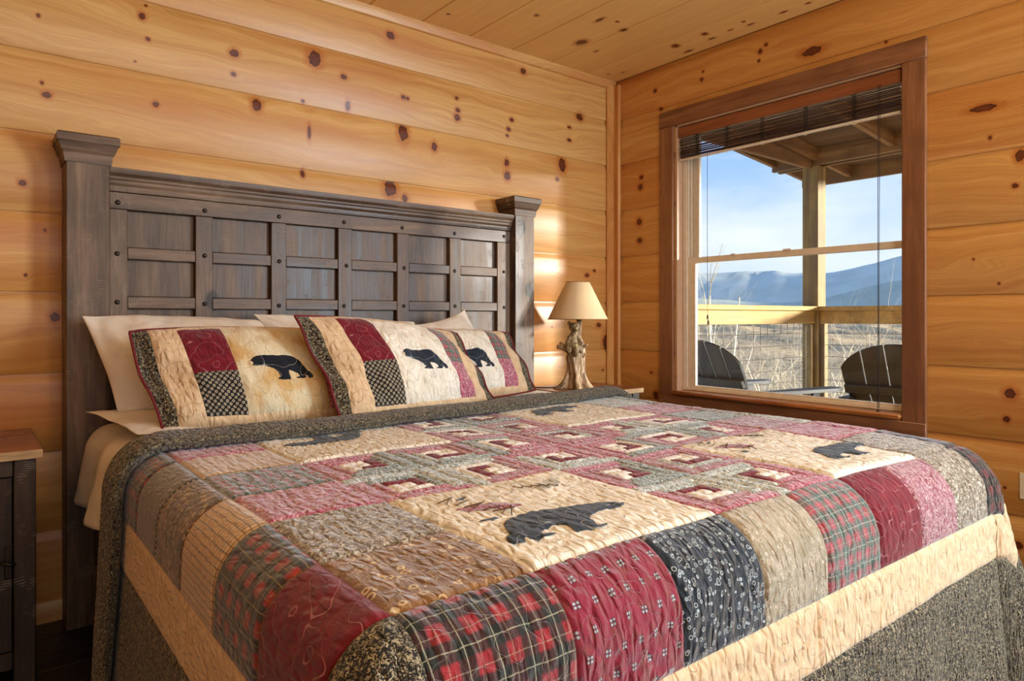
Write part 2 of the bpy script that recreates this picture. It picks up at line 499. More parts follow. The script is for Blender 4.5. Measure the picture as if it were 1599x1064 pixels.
def fabric(name, fn, stitch=None, puff=.5, sheen=.6, rough=.9, stw=.75):
    g = G(name)
    uv = uvs(g)
    s = g.sep(uv)
    warp = g.noise(uv, 22, 2, .5, col=True)
    uvw = g.vmath('ADD', uv, g.vmath('SCALE', g.vmath('SUBTRACT', warp, (.5, .5, .5)), .006))
    sw = g.sep(uvw)
    c = fn(g, uvw, sw[0], sw[1])
    st = stitchline(g, uv)
    if stitch is not None:
        c = g.mix(g.math('MULTIPLY', st, stw), c, stitch)
    # crinkle of the washed quilt
    v = g.comb(g.math('MULTIPLY', s[0], 1.0), g.math('MULTIPLY', s[1], .40))
    cr = g.voro(v, 62, 'Distance', 'DISTANCE_TO_EDGE', .9)
    cr = g.smooth(cr, 0, .32)
    weave = g.noise(uv, 900, 1)
    cr2 = g.noise(g.comb(s[0], g.math('MULTIPLY', s[1], .35)), 130, 3, .6)
    h = g.math('ADD', g.math('MULTIPLY', cr, 1.0 * puff), g.math('ADD', g.math('MULTIPLY', weave, .12), g.math('MULTIPLY', cr2, .9 * puff)))
    h = g.math('SUBTRACT', h, g.math('MULTIPLY', st, .35))
    g.bsdf(c, rough, g.bump(h, 1.0, .0045), Sheen_Weight=sheen, Sheen_Roughness=.45, Sheen_Tint=(.92, .96, 1.0), Specular_IOR_Level=.25)
    return g.m

def f_plaid(dark, mid, red, line, p=.062):
    def fn(g, uv, x, y):
        c = dark
        a = stripe(g, x, p, 0, p * .5, .002); b = stripe(g, y, p, 0, p * .5, .002)
        c = g.mix(g.math('MULTIPLY', a, .55), c, mid)
        c = g.mix(g.math('MULTIPLY', b, .55), c, mid)
        ab = g.math('MULTIPLY', a, b)
        c = g.mix(g.math('MULTIPLY', ab, g.smooth(g.noise(uv, 90, 2), .3, .6, .5, .9)), c, red)
        thin = g.math('MAXIMUM', stripe(g, x, p, p * .5, .0012), stripe(g, y, p, p * .5, .0012))
        thin2 = g.math('MAXIMUM', stripe(g, x, p, p * .06, .0010), stripe(g, y, p, p * .06, .0010))
        c = g.mix(g.math('MULTIPLY', thin, .75), c, line)
        c = g.mix(g.math('MULTIPLY', thin2, .45), c, line)
        return g.mix(g.smooth(g.noise(uv, 400, 2), .3, .7, .3, 0), c, tuple(v * .35 for v in dark))
    return fn

def f_check(base, line, p=.0125, w=.0021):
    def fn(g, uv, x, y):
        c = g.mix(g.math('MULTIPLY', g.math('MAXIMUM', stripe(g, x, p, 0, w), stripe(g, y, p, 0, w)), .8), base, line)
        return g.mix(g.smooth(g.noise(uv, 300, 2), .3, .7, .25, 0), c, tuple(v * .6 for v in base))
    return fn

def f_speckle(dark, light_, scale=210, lo=.50, hi=.60, dens=None, third=None):
    def fn(g, uv, x, y):
        n = g.noise(uv, scale, 3, .65, 1.5)
        c = g.mix(g.smooth(n, lo, hi), dark, light_)
        if third is not None:
            c = g.mix(g.smooth(g.noise(uv, scale * .6, 2), .56, .64), c, third)
        return c
    return fn

def f_lattice(dark, light_, p=.0115, rot=True, hole=True):
    def fn(g, uv, x, y):
        if rot:
            a = g.math('MULTIPLY', g.math('ADD', x, y), .7071); b = g.math('MULTIPLY', g.math('SUBTRACT', x, y), .7071)
        else: a, b = x, y
        fa = g.math('SUBTRACT', g.math('FRACT', g.math('DIVIDE', a, p)), .5)
        fb = g.math('SUBTRACT', g.math('FRACT', g.math('DIVIDE', b, p)), .5)
        d = g.vmath('LENGTH', g.comb(fa, fb, 0), out='Value')
        c = g.mix(g.smooth(d, .30, .40, 1, 0), dark, light_)
        if hole: c = g.mix(g.smooth(d, .08, .16, .8, 0), c, dark)
        return c
    return fn

def f_floral(base, base2, flower, core, scale=34, r=.22, scroll=True):
    def fn(g, uv, x, y):
        c = g.mix(g.smooth(g.noise(uv, 18, 3), .4, .6), base, base2)
        if scroll:
            n = g.noise(uv, scale * .9, 2, .5, 1.0)
            f = g.math('ABSOLUTE', g.math('SUBTRACT', g.math('FRACT', g.math('MULTIPLY', n, 4.0)), .5))
            c = g.mix(g.smooth(f, .02, .06, .55, 0), c, flower)
        d = g.voro(uv, scale)
        ring = g.math('ABSOLUTE', g.math('SUBTRACT', d, r))
        c = g.mix(g.smooth(ring, .03, .08, .85, 0), c, flower)
        return g.mix(g.smooth(d, .06, .1, .8, 0), c, core)
    return fn

def f_star(base, base2, dot, p=.033):
    def fn(g, uv, x, y):
        c = g.mix(g.smooth(g.noise(uv, 40, 2), .52, .62, 0, .6), base, base2)
        row = g.math('FLOOR', g.math('DIVIDE', y, p))
        xo = g.math('ADD', g.math('DIVIDE', x, p), g.math('MULTIPLY', row, .5))
        fa = g.math('ABSOLUTE', g.math('SUBTRACT', g.math('FRACT', xo), .5))
        fb = g.math('ABSOLUTE', g.math('SUBTRACT', g.math('FRACT', g.math('DIVIDE', y, p)), .5))
        d = g.vmath('LENGTH', g.comb(g.math('SUBTRACT', fa, .08), g.math('SUBTRACT', fb, .08), 0), out='Value')
        c = g.mix(g.smooth(g.vmath('LENGTH', g.comb(fa, fb, 0), out='Value'), .13, .22, .6, 0), c, lin(34, 44, 56))
        return g.mix(g.smooth(d, .035, .07, .85, 0), c, dot)
    return fn

def f_solid(c0, c1, sc=30, grid=True):
    def fn(g, uv, x, y):
        c = g.mix(g.smooth(g.noise(uv, sc, 4, .6), .35, .65), c0, c1)
        if grid:
            c = g.mix(g.math('MULTIPLY', g.math('MAXIMUM', stripe(g, x, .0045, 0, .0009, .0005), stripe(g, y, .0045, 0, .0009, .0005)), .25), c, tuple(v * .4 for v in c0))
        return c
    return fn

FB = {}
FB['tweed'] = fabric('tweed_border', f_speckle(lin(26, 23, 19), lin(172, 160, 130), 190, .49, .61), None, .8, .22)
FB['tan'] = fabric('tan_cotton', f_solid(lin(214, 184, 144), lin(224, 198, 162), 30, False), lin(196, 156, 110), .6, .3, stw=.35)
FB['plaid'] = fabric('red_green_plaid', f_plaid(lin(34, 38, 28), lin(72, 38, 28), lin(176, 38, 34), lin(176, 158, 96), .042), None, .45)
FB['plaid_big'] = fabric('large_red_black_plaid', f_plaid(lin(34, 38, 36), lin(84, 38, 40), lin(164, 40, 50), lin(184, 184, 156), .046), None, .6)
FB['plaid_faded'] = fabric('faded_red_green_plaid', f_plaid(lin(74, 100, 94), lin(138, 96, 96), lin(182, 70, 88), lin(196, 206, 190), .036), None, .6)
FB['plaid_dark'] = fabric('dark_maroon_plaid', f_plaid(lin(20, 22, 20), lin(64, 20, 26), lin(110, 24, 34), lin(104, 92, 70), .046), None, .5)
FB['dots'] = fabric('small_dotted_cotton', f_lattice(lin(34, 30, 26), lin(166, 148, 120), .0085), None, .4)
FB['lattice'] = fabric('dark_lattice_print', f_lattice(lin(20, 20, 22), lin(168, 156, 132), .0125), None, .2)
FB['brownfloral'] = fabric('brown_floral_print', f_floral(lin(84, 60, 30), lin(112, 80, 40), lin(206, 176, 118), lin(120, 70, 30), 58, .24), None, .4)
FB['goldfloral'] = fabric('golden_brown_floral_print', f_floral(lin(122, 86, 44), lin(140, 100, 54), lin(226, 202, 150), lin(126, 66, 30), 40, .22), None, .7)
FB['check'] = fabric('tan_windowpane_check', f_check(lin(216, 180, 132), lin(52, 36, 28)), None, .3)
FB['burgundy'] = fabric('burgundy_cotton', f_solid(lin(104, 14, 30), lin(124, 22, 38), 30), lin(190, 120, 124), .45, .3)
FB['star'] = fabric('burgundy_star_print', f_star(lin(134, 34, 58), lin(126, 60, 58), lin(176, 196, 200)), None, .8)
FB['navyfloral'] = fabric('navy_floral_print', f_floral(lin(26, 34, 44), lin(34, 46, 58), lin(180, 194, 198), lin(200, 206, 200), 96, .30, False), None, .7)
FB['beigefloral'] = fabric('beige_floral_print', f_floral(lin(150, 140, 116), lin(166, 154, 132), lin(200, 194, 178), lin(140, 100, 100), 90, .30), None, .7)
FB['pinkprint'] = fabric('rose_speckled_print', f_speckle(lin(138, 66, 84), lin(204, 176, 176), 150, .46, .62), None, .6)
FB['rose'] = fabric('rose_print', f_speckle(lin(160, 66, 92), lin(226, 184, 192), 120, .48, .64), None, .7)
FB['grey'] = fabric('grey_green_print', f_speckle(lin(120, 136, 132), lin(222, 230, 228), 140, .42, .58), None, .7)
FB['darkgrey'] = fabric('dark_green_grey_print', f_speckle(lin(86, 102, 98), lin(196, 206, 202), 130, .46, .62), None, .7)
FB['brown'] = fabric('brown_grey_print', f_speckle(lin(104, 88, 66), lin(204, 198, 182), 110, .46, .62), None, .7)
FB['cream'] = fabric('mottled_cream_cotton', f_solid(lin(230, 224, 206), lin(246, 242, 230), 12, False), lin(190, 180, 156), .8, .3, stw=.5)
FB['creamdark'] = fabric('sham_mottled_cream', lambda g, uv, x, y: g.mix(g.smooth(g.noise(uv, 260, 3, .7), .60, .68, 0, .7), g.mix(g.smooth(g.noise(uv, 9, 3), .42, .66), lin(222, 212, 180), lin(206, 168, 108)), lin(110, 92, 66)), None, .25, .3)
FB['white'] = fabric('white_log_cotton', f_solid(lin(232, 230, 222), lin(248, 246, 242), 25, False), None, .7)
FB['bear'] = fabric('navy_bear_cotton', f_solid(lin(26, 36, 48), lin(38, 50, 64), 40, False), lin(150, 160, 166), .35, .25, stw=.85)
FB['bearblack'] = fabric('black_bear_cotton', f_solid(lin(20, 24, 32), lin(28, 34, 44), 40, False), lin(170, 170, 166), .2, .15, stw=.85)
FB['twig'] = plain('embroidered_twig', lin(84, 58, 32), .9)
FB['leaf'] = fabric('maroon_leaf_cotton', f_solid(lin(150, 70, 88), lin(170, 96, 106), 40), None, .6)
FB['moss'] = fabric('moss_leaf_cotton', f_solid(lin(168, 160, 120), lin(190, 182, 146), 40), None, .6)
FB['back'] = plain('quilt_backing', lin(150, 134, 104), .9)

def linen(name, c):
    g = G(name)
    uv = g.pos()
    n = g.noise(uv, 14, 4, .6)
    g.bsdf(g.mix(n, c, tuple(x * .93 for x in c)), .75, g.bump(g.math('ADD', g.noise(uv, 10, 3, .5, .6), g.math('MULTIPLY', g.noise(uv, 900, 1), .02)), .35, .02), Sheen_Weight=.15)
    return g.m
M_LINEN = linen('white_pillowcase', lin(232, 224, 210))
# ================================================================ THE ROOM
XL_, YB_ = -4.6, -4.75           # left wall, wall behind the camera
CZ = 2.45
PH = [0.03, 0.308, 0.58, 0.85, 1.129, 1.399, 1.672, 1.947, 2.213, CZ]
T_ = 0.02                        # board thickness

def back_prof(z0, z1):
    # y, z profile; the top lip of each log-style board is rolled back
    return [(T_, z0), (.0025, z0), (0, z0 + .004), (0, z1 - .036), (.0022, z1 - .026), (.0055, z1 - .015), (.0085, z1 - .006), (.0085, z1), (T_, z1)]

wb = empty('wall_back', (0, 0, 0), kind='structure')
MB().box(XL_ - .15, .16, T_, .15, -.1, CZ + .1).build('backing', M_PINE_BACK, wb)
for z0, z1 in zip(PH[:-1], PH[1:]):
    autosmooth(MB().prism(back_prof(z0, z1), 'x', XL_, 0).build('plank', pine_board('pine_headboard_wall_board', 'x', 'z', KN_BACK, z0, z1), wb), 50)

wr = empty('wall_right', (0, 0, 0), kind='structure')
YA, YZ = -.46, -1.625            # clear opening of the window
ZA, ZB = .640, 2.095
T2 = .15
m = MB()
m.box(T_, T2, YB_ - .15, YZ, -.1, CZ + .1).box(T_, T2, YA, T_, -.1, CZ + .1)
m.box(T_, T2, YZ, YA, -.1, ZA).box(T_, T2, YZ, YA, ZB, CZ + .1)
m.build('backing', M_PINE_RIGHT, wr)
for z0, z1 in zip(PH[:-1], PH[1:]):
    MR = pine_board('pine_window_wall_board', 'y', 'z', KN_RIGHT, z0, z1)
    if z1 <= ZA or z0 >= ZB:
        autosmooth(MB().prism(back_prof(z0, z1), 'y', YB_, 0).build('plank', MR, wr), 50)
    else:
        for ya, yb in ((YB_, YZ), (YA, 0)):
            autosmooth(MB().prism(back_prof(z0, z1), 'y', ya, yb).build('plank', MR, wr), 50)
        if z1 > ZB:
            autosmooth(MB().prism([(T_, ZB), (0, ZB), (0, z1 - .036), (.0085, z1 - .006), (.0085, z1), (T_, z1)], 'y', YZ, YA).build('plank', MR, wr), 50)
        if z0 < ZA:
            MB().prism([(T_, z0), (0, z0), (0, ZA), (T_, ZA)], 'y', YZ, YA).build('plank', MR, wr)

wlft = empty('wall_left', (0, 0, 0), kind='structure')
MB().box(XL_ - .15, XL_ - T_, YB_ - .15, T_, -.1, CZ + .1).build('backing', M_PINE_FAR, wlft)
wf = empty('wall_front', (0, 0, 0), kind='structure')
MB().box(XL_, T_, YB_ - .15, YB_ - T_, -.1, CZ + .1).build('backing', M_PINE_FAR, wf)
for z0, z1 in zip(PH[:-1], PH[1:]):
    MB().prism([(XL_ - p[0], p[1]) for p in back_prof(z0, z1)], 'y', YB_, 0).build('plank', M_PINE_FAR, wlft)
    MB().prism([(YB_ - p[0], p[1]) for p in back_prof(z0, z1)], 'x', XL_, 0).build('plank', M_PINE_FAR, wf)

ceil = empty('ceiling', (0, 0, CZ), kind='structure')
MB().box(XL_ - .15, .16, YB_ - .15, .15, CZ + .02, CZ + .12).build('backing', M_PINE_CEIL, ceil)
xe = [0.0, -.245]
while xe[-1] > XL_: xe.append(xe[-1] - .275)
xe[-1] = XL_
for a, b in zip(xe[:-1], xe[1:]):
    c = .0045
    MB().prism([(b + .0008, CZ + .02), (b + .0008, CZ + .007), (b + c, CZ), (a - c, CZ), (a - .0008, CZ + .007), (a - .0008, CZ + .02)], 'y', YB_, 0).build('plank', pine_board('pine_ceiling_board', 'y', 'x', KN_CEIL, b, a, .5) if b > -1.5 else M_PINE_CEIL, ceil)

fl = empty('floor', (0, 0, 0), kind='structure')
MB().box(XL_ - .15, .16, YB_ - .15, .15, -.1, -.012).build('subfloor', M_FLOOR, fl)
y = 0.0
k = 0
while y > YB_:
    y2 = max(y - .13, YB_)
    off = -1.1 * (k % 3) - .4
    xs = [0.0, off, off - 2.2, XL_]
    for a, b in zip(xs[:-1], xs[1:]):
        if a - b > .02:
            MB().box(b + .001, a - .001, y2 + .001, y - .001, -.012, 0, .0015).build('plank', M_FLOOR, fl)
    y = y2; k += 1

# trims: corner strip, lip under the ceiling, baseboards
tag(autosmooth(MB().prism([(-.062, 0), (-.066, -.010), (-.058, -.020), (-.020, -.024), (-.022, -.058), (-.012, -.066), (0, -.064), (0, 0)], 'z', .03, CZ - .03).build('trim_1', M_PINE_TRIM), 30), kind='structure')
tag(autosmooth(MB().prism([(0, CZ - .045), (-.012, CZ - .040), (-.020, CZ - .020), (-.022, CZ), (0, CZ)], 'x', XL_, 0).build('trim_2', M_PINE_BACK), 30), kind='structure')
tag(autosmooth(MB().prism([(0, .0), (-.016, .0), (-.016, .058), (-.010, .070), (0, .074)], 'x', XL_, 0).build('baseboard_back', M_PINE_BACK), 30), kind='structure')
tag(autosmooth(MB().prism([(0, .0), (-.016, .0), (-.016, .058), (-.010, .070), (0, .074)], 'y', YB_, 0).build('baseboard_right', M_PINE_RIGHT), 30), kind='structure')

# ---------------------------------------------------------------- window
win = empty('window_1', (0, (YA + YZ) / 2, ZA), kind='structure')
co = -.020
def part(mb, name, mat, parent, ang=40):
    return autosmooth(mb.build(name, mat, parent), ang)
part(MB().box(co, -.001, -1.716, -.362, ZB - .004, 2.178, .003), 'casing', M_CASINGH, win)
part(MB().box(co, -.001, -.455, -.364, .53, ZB - .005, .003), 'casing', M_CASING, win)
part(MB().box(co, -.001, -1.714, -1.624, .53, ZB - .005, .003), 'casing', M_CASING, win)
part(MB().box(co - .002, -.001, -1.716, -.362, .505, .612, .003), 'casing', M_CASINGH, win)
part(MB().box(-.040, .035, YZ + .001, YA - .001, .6195, .6405, .006), 'window_sill', M_SILL, win)
part(MB().box(co + .001, .0, -1.62, -.46, .6125, .6190, .001), 'sill_bead', M_SILL, win)
# wooden jamb lining
part(MB().box(0, .05, YA - .012, YA, ZA, ZB).box(0, .05, YZ, YZ + .006, ZA, ZB).box(0, .05, YZ, YA, ZB - .012, ZB), 'jamb', plain('pale_painted_jamb', lin(206, 172, 142), .45), win)
# vinyl frame
fy0, fy1, fz0, fz1 = YZ + .006, YA - .012, ZA + .002, ZB - .012
fr = MB()
fr.box(.050, .135, fy1 - .028, fy1, fz0, fz1, .002).box(.050, .135, fy0, fy0 + .018, fz0, fz1, .002)
fr.box(.050, .135, fy0 + .018, fy1 - .028, fz0, fz0 + .016, .002).box(.050, .135, fy0 + .018, fy1 - .028, fz1 - .03, fz1, .002)
frame = part(fr, 'window_frame', M_VINYL, win)
def sash(name, x0, x1, z0, z1, sw, bot, top):
    y0, y1 = fy0 + .010, fy1 - .022
    s_ = MB()
    s_.box(x0, x1, y1 - sw, y1, z0, z1, .002).box(x0, x1, y0, y0 + .014, z0, z1, .002)
    s_.box(x0, x1, y0 + .014, y1 - sw, z0, z0 + bot, .002).box(x0, x1, y0 + .014, y1 - sw, z1 - top, z1, .002)
    s_.box(x0 - .004, x0 + .006, y1 - sw - .007, y1 - sw, z0 + bot, z1 - top, .001)
    s = part(s_, name, M_VINYL, win)
    MB().box((x0 + x1) / 2 - .002, (x0 + x1) / 2 + .002, y0 + .010, y1 - sw + .004, z0 + bot - .004, z1 - top + .004).build('pane', M_GLASS, s)
    return s
lo = sash('lower_sash', .056, .082, fz0 + .010, 1.366, .052, .018, .030)
up = sash('upper_sash', .090, .116, 1.338, fz1 - .02, .052, .028, .03)
part(MB().box(.050, .060, -1.10, -1.06, 1.360, 1.372, .002).box(.050, .058, -.80, -.77, 1.360, 1.370, .002), 'sash_latch', M_VINYL, lo)
# track grooves beside the upper sash
part(MB().box(.052, .060, fy1 - .036, fy1 - .030, 1.37, fz1 - .02, .001).box(.066, .074, fy1 - .046, fy1 - .028, 1.37, fz1 - .02, .001), 'sash_track', M_VINYL, win)

# ---------------------------------------------------------------- woven wood blind, drawn up
bl = empty('woven_blind', (.02, -1.04, 2.0), 'dark woven wood slat blind drawn up at the top of the window', 'blind')
by0, by1 = -1.612, -.474
part(MB().box(.004, .016, by0, by1, 2.022, 2.078, .002), 'valance', M_BLINDV, bl)
part(MB().box(.016, .040, by0 + .004, by1 - .004, 2.040, 2.078, .002), 'headrail', M_VINYL, bl)
rb = random.Random(3)
zz = 2.014
i = 0
while zz > 1.912:
    th = rb.uniform(.0030, .0052)
    xo = .012 + rb.uniform(-.003, .004) + (.010 if i % 2 else 0) * (zz < 1.985)
    tlt = rb.uniform(-.0022, .0022)
    mslat = MB()
    n_ = 8
    pts = [(xo, by0 + .006 + (by1 - by0 - .012) * t / n_, zz + tlt * math.sin(t * 1.7 + i) - .0015 * math.sin(PI * t / n_)) for t in range(n_ + 1)]
    for a, b in zip(pts[:-1], pts[1:]):
        mslat.add([(a[0], a[1], a[2]), (a[0] + .006, a[1], a[2]), (a[0] + .006, a[1], a[2] - th), (a[0], a[1], a[2] - th),
                   (b[0], b[1], b[2]), (b[0] + .006, b[1], b[2]), (b[0] + .006, b[1], b[2] - th), (b[0], b[1], b[2] - th)],
                  [(0, 1, 5, 4), (1, 2, 6, 5), (2, 3, 7, 6), (3, 0, 4, 7), (0, 3, 2, 1), (4, 5, 6, 7)])
    mslat.build('slat', M_BLIND, bl)
    zz -= th + (rb.uniform(.0020, .0065) if zz > 1.962 else rb.uniform(.0, .0012))
    i += 1
part(MB().box(.008, .030, by0 + .004, by1 - .004, 1.896, 1.905, .002), 'bottom_rail', M_VINYL, bl)
for yy in (-.60, -.78, -.98, -1.20, -1.42):
    cm = MB()
    for j in range(4):
        q = .008 + j * .0006
        cm.tube([(q - .004 - .002 * math.sin(t * 2.1 + j), yy + .012 * math.sin(t * 1.9 + j * 1.7), 2.02 - t * .0118) for t in range(10)], .0014, 5)
    cm.build('knotted_cord', M_CORD, bl)
    rg = MB().tube([(.004, yy + .009 * math.cos(a * PI / 6), 1.895 + .009 * math.sin(a * PI / 6)) for a in range(12)], .0011, 5, closed=True)
    rg.build('cord_ring', M_VINYL, bl)
pc = MB()
pc.tube([(-.004, -1.527, 2.03), (-.012, -1.528, 1.6), (-.014, -1.529, 1.0), (-.014, -1.529, .74)], .0016, 6)
pc.tube([(-.004, -1.534, 2.03), (-.011, -1.533, 1.5), (-.014, -1.532, .74)], .0012, 6)
cp = pc.build('pull_cord', M_CORD, bl)
tas = MB()
for j in range(3):
    tas.tube([(-.014 + .004 * math.sin(t * 1.2 + j * 2), -1.530 + .004 * math.cos(t * 1.3 + j * 2), .75 - t * .0105) for t in range(10)], .0013, 5)
tas.tube([(-.016, -1.530, .648), (-.022, -1.532, .634), (-.024, -1.528, .626)], [.004, .008, .003], 7)
tas.build('tassel', M_CORD, bl)
lc = MB().tube([(.0, -.667, 1.90), (-.004, -.669, 1.5), (-.004, -.671, 1.055)], .0013, 6).build('pull_cord', M_CORD, bl)
MB().tube([(-.004, -.671, 1.055), (-.004, -.671, 1.045), (-.004, -.671, 1.030)], [.002, .005, .004], 7).build('cord_bead', M_CORD, bl)
MB().tube([(-.004, -.674, 1.028), (-.004, -.675, 1.016), (-.004, -.675, 1.003)], [.002, .005, .005], 7).build('cord_bead', M_CORD, bl)

# ---------------------------------------------------------------- outlet
ou = empty('wall_outlet', (-.001, -2.07, .42), 'ivory outlet plate low on the window wall, right of the bed foot', 'outlet')
part(MB().box(-.006, -.0005, -2.105, -2.022, .372, .470, .003), 'cover_plate', M_PLATE, ou)
for dz in (-.022, .022):
    r_ = part(MB().box(-.008, -.006, -2.078, -2.050, .421 + dz - .013, .421 + dz + .013, .001), 'receptacle', M_PLATE, ou)
    MB().box(-.0084, -.0080, -2.070, -2.068, .421 + dz - .005, .421 + dz + .006).box(-.0084, -.0080, -2.060, -2.058, .421 + dz - .005, .421 + dz + .006).build('slot', M_CORD, r_)
# ================================================================ THE BED
BX0, BX1 = -2.778, -.735
bed = empty('bed', ((BX0 + BX1) / 2, -1.1, 0), 'king bed with a dark stained panelled plank headboard against the pine wall', 'bed')
PW = .127
def post(x0):
    x1 = x0 + PW
    y1 = -.004; y0 = y1 - PW
    p = part(MB().box(x0, x1, y0, y1, 0, 1.595, .003), 'headboard_post', M_DARK, bed)
    def cap_ring(z0, z1, e0, e1):
        vs = [(x0 - e0, y0 - e0, z0), (x1 + e0, y0 - e0, z0), (x1 + e0, min(y1 + e0, -.001), z0), (x0 - e0, min(y1 + e0, -.001), z0),
              (x0 - e1, y0 - e1, z1), (x1 + e1, y0 - e1, z1), (x1 + e1, min(y1 + e1, -.001), z1), (x0 - e1, min(y1 + e1, -.001), z1)]
        return vs, [(0, 1, 5, 4), (1, 2, 6, 5), (2, 3, 7, 6), (3, 0, 4, 7), (0, 3, 2, 1), (4, 5, 6, 7)]
    c = MB()
    for a in ((1.560, 1.572, .004, .005), (1.572, 1.590, .006, .008), (1.590, 1.598, .008, .013), (1.598, 1.622, .014, .022), (1.622, 1.626, .022, .024), (1.626, 1.650, .027, .027), (1.650, 1.655, .027, .022)):
        c.add(*cap_ring(*a))
    c.build('post_cap', M_DARKH, p)
    return p
post(BX0 + .002)
post(BX1 - PW - .002)
HX0, HX1 = BX0 + PW + .002, BX1 - PW - .002
# columns / rows of the grid
openx = [(-2.590, -2.366), (-2.306, -2.084), (-2.024, -1.800), (-1.738, -1.517), (-1.456, -1.234), (-1.170, -.948)]
rowz = [(1.289 - .1745 * k, 1.421 - .1745 * k) for k in range(5)]
YH = -.092                      # front of the frame members
part(MB().box(HX0 - .01, HX1 + .01, -.060, -.020, .30, 1.47), 'back_panel', M_DARK, bed)
edges_x = [HX0] + [e for o in openx for e in o] + [HX1]
# stiles (full height members) and rails
part(MB().box(HX0 + .0005, HX1 - .0005, YH, -.062, 1.421, 1.480, .002), 'rail', M_DARKH, bed)
for k in range(7):
    x0 = HX0 + .0005 if k == 0 else openx[k - 1][1]
    x1 = HX1 - .0005 if k == 6 else openx[k][0]
    part(MB().box(x0, x1, YH, -.062, .32, 1.4205, .002), 'stile', M_DARK, bed)
for r, (za, zb) in enumerate(rowz):
    for k, (xa, xb) in enumerate(openx):
        # recessed board at the back of every opening, each a shade deeper or shallower
        dd = .0015 * ((k * 7 + r * 3) % 3)
        part(MB().box(xa + .0015, xb - .0015, -.0672 - dd, -.0605, za + .0015, zb - .0015, .0015), 'panel', M_DARK, bed)
        zlow = rowz[r + 1][1] if r < 4 else za - .05
        part(MB().box(xa + .0008, xb - .0008, YH + .0015 + .0005 * ((k + r) % 2), -.062, zlow + .0008, za - .0008, .0018), 'cross_rail', M_DARKH, bed)
# crown of the headboard
crown = [(-.004, 1.482), (YH - .003, 1.482), (YH - .006, 1.492), (YH - .006, 1.500), (YH - .013, 1.510), (YH - .014, 1.519), (YH - .020, 1.524), (YH - .020, 1.531),
         (YH - .030, 1.541), (YH - .033, 1.552), (YH - .033, 1.560), (-.004, 1.560)]
part(MB().prism(crown, 'x', HX0 + .001, HX1 - .001), 'crown', M_DARKH, bed, 25)
# hammered iron nails
nx = [-2.618] + [(openx[k - 1][1] + openx[k][0]) / 2 for k in range(1, 6)] + [-.905]
nz = [1.448] + [(rowz[k][0] + rowz[k + 1][1]) / 2 for k in range(4)]
nail = MB().ball((0, 0, 0), .0088, 1, .55, 1, 2).build('iron_nail', M_IRON, None, True)
nail_me = nail.data
bpy.data.objects.remove(nail)
for z in nz[:4]:
    for x in nx:
        o = bpy.data.objects.new('iron_nail', nail_me)
        COL.objects.link(o)
        o.parent = bed
        o.location = Vector((x + random.uniform(-.006, .006), YH - .0005, z + random.uniform(-.006, .006))) - bed.location
# side boards and slat base under the quilt
for x0, x1 in ((BX0 + .08, BX0 + .11), (BX1 - .11, BX1 - .08)):
    part(MB().box(x0, x1, -2.08, -.135, .20, .36, .004), 'side_rail', M_DARKH, bed)
part(MB().box(BX0 + .08, BX1 - .08, -2.11, -2.081, .12, .36, .004), 'foot_rail', M_DARKH, bed)
for x in (BX0 + .09, BX1 - .15):
    part(MB().box(x, x + .06, -2.14 + .001, -2.112, 0, .36, .004), 'foot_leg', M_DARK, bed)

# ---------------------------------------------------------------- numpy noise
def vnoise(x, y, seed=0):
    x = np.asarray(x, float); y = np.asarray(y, float)
    xi = np.floor(x).astype(np.int64); yi = np.floor(y).astype(np.int64)
    xf = x - xi; yf = y - yi
    xf = xf * xf * (3 - 2 * xf); yf = yf * yf * (3 - 2 * yf)
    def h(a, b):
        n = (a * 374761393 + b * 668265263 + seed * 974634777) & 0x7fffffff
        n = ((n ^ (n >> 13)) * 1274126177) & 0x7fffffff
        return ((n ^ (n >> 16)) & 0xffff) / 65535.0
    return ((h(xi, yi) * (1 - xf) + h(xi + 1, yi) * xf) * (1 - yf) + (h(xi, yi + 1) * (1 - xf) + h(xi + 1, yi + 1) * xf) * yf)

def fbm(x, y, seed=0, o=3):
    r = 0; a = .5
    for k in range(o):
        r = r + a * (vnoise(x * 2 ** k, y * 2 ** k, seed + k) - .5); a *= .5
    return r

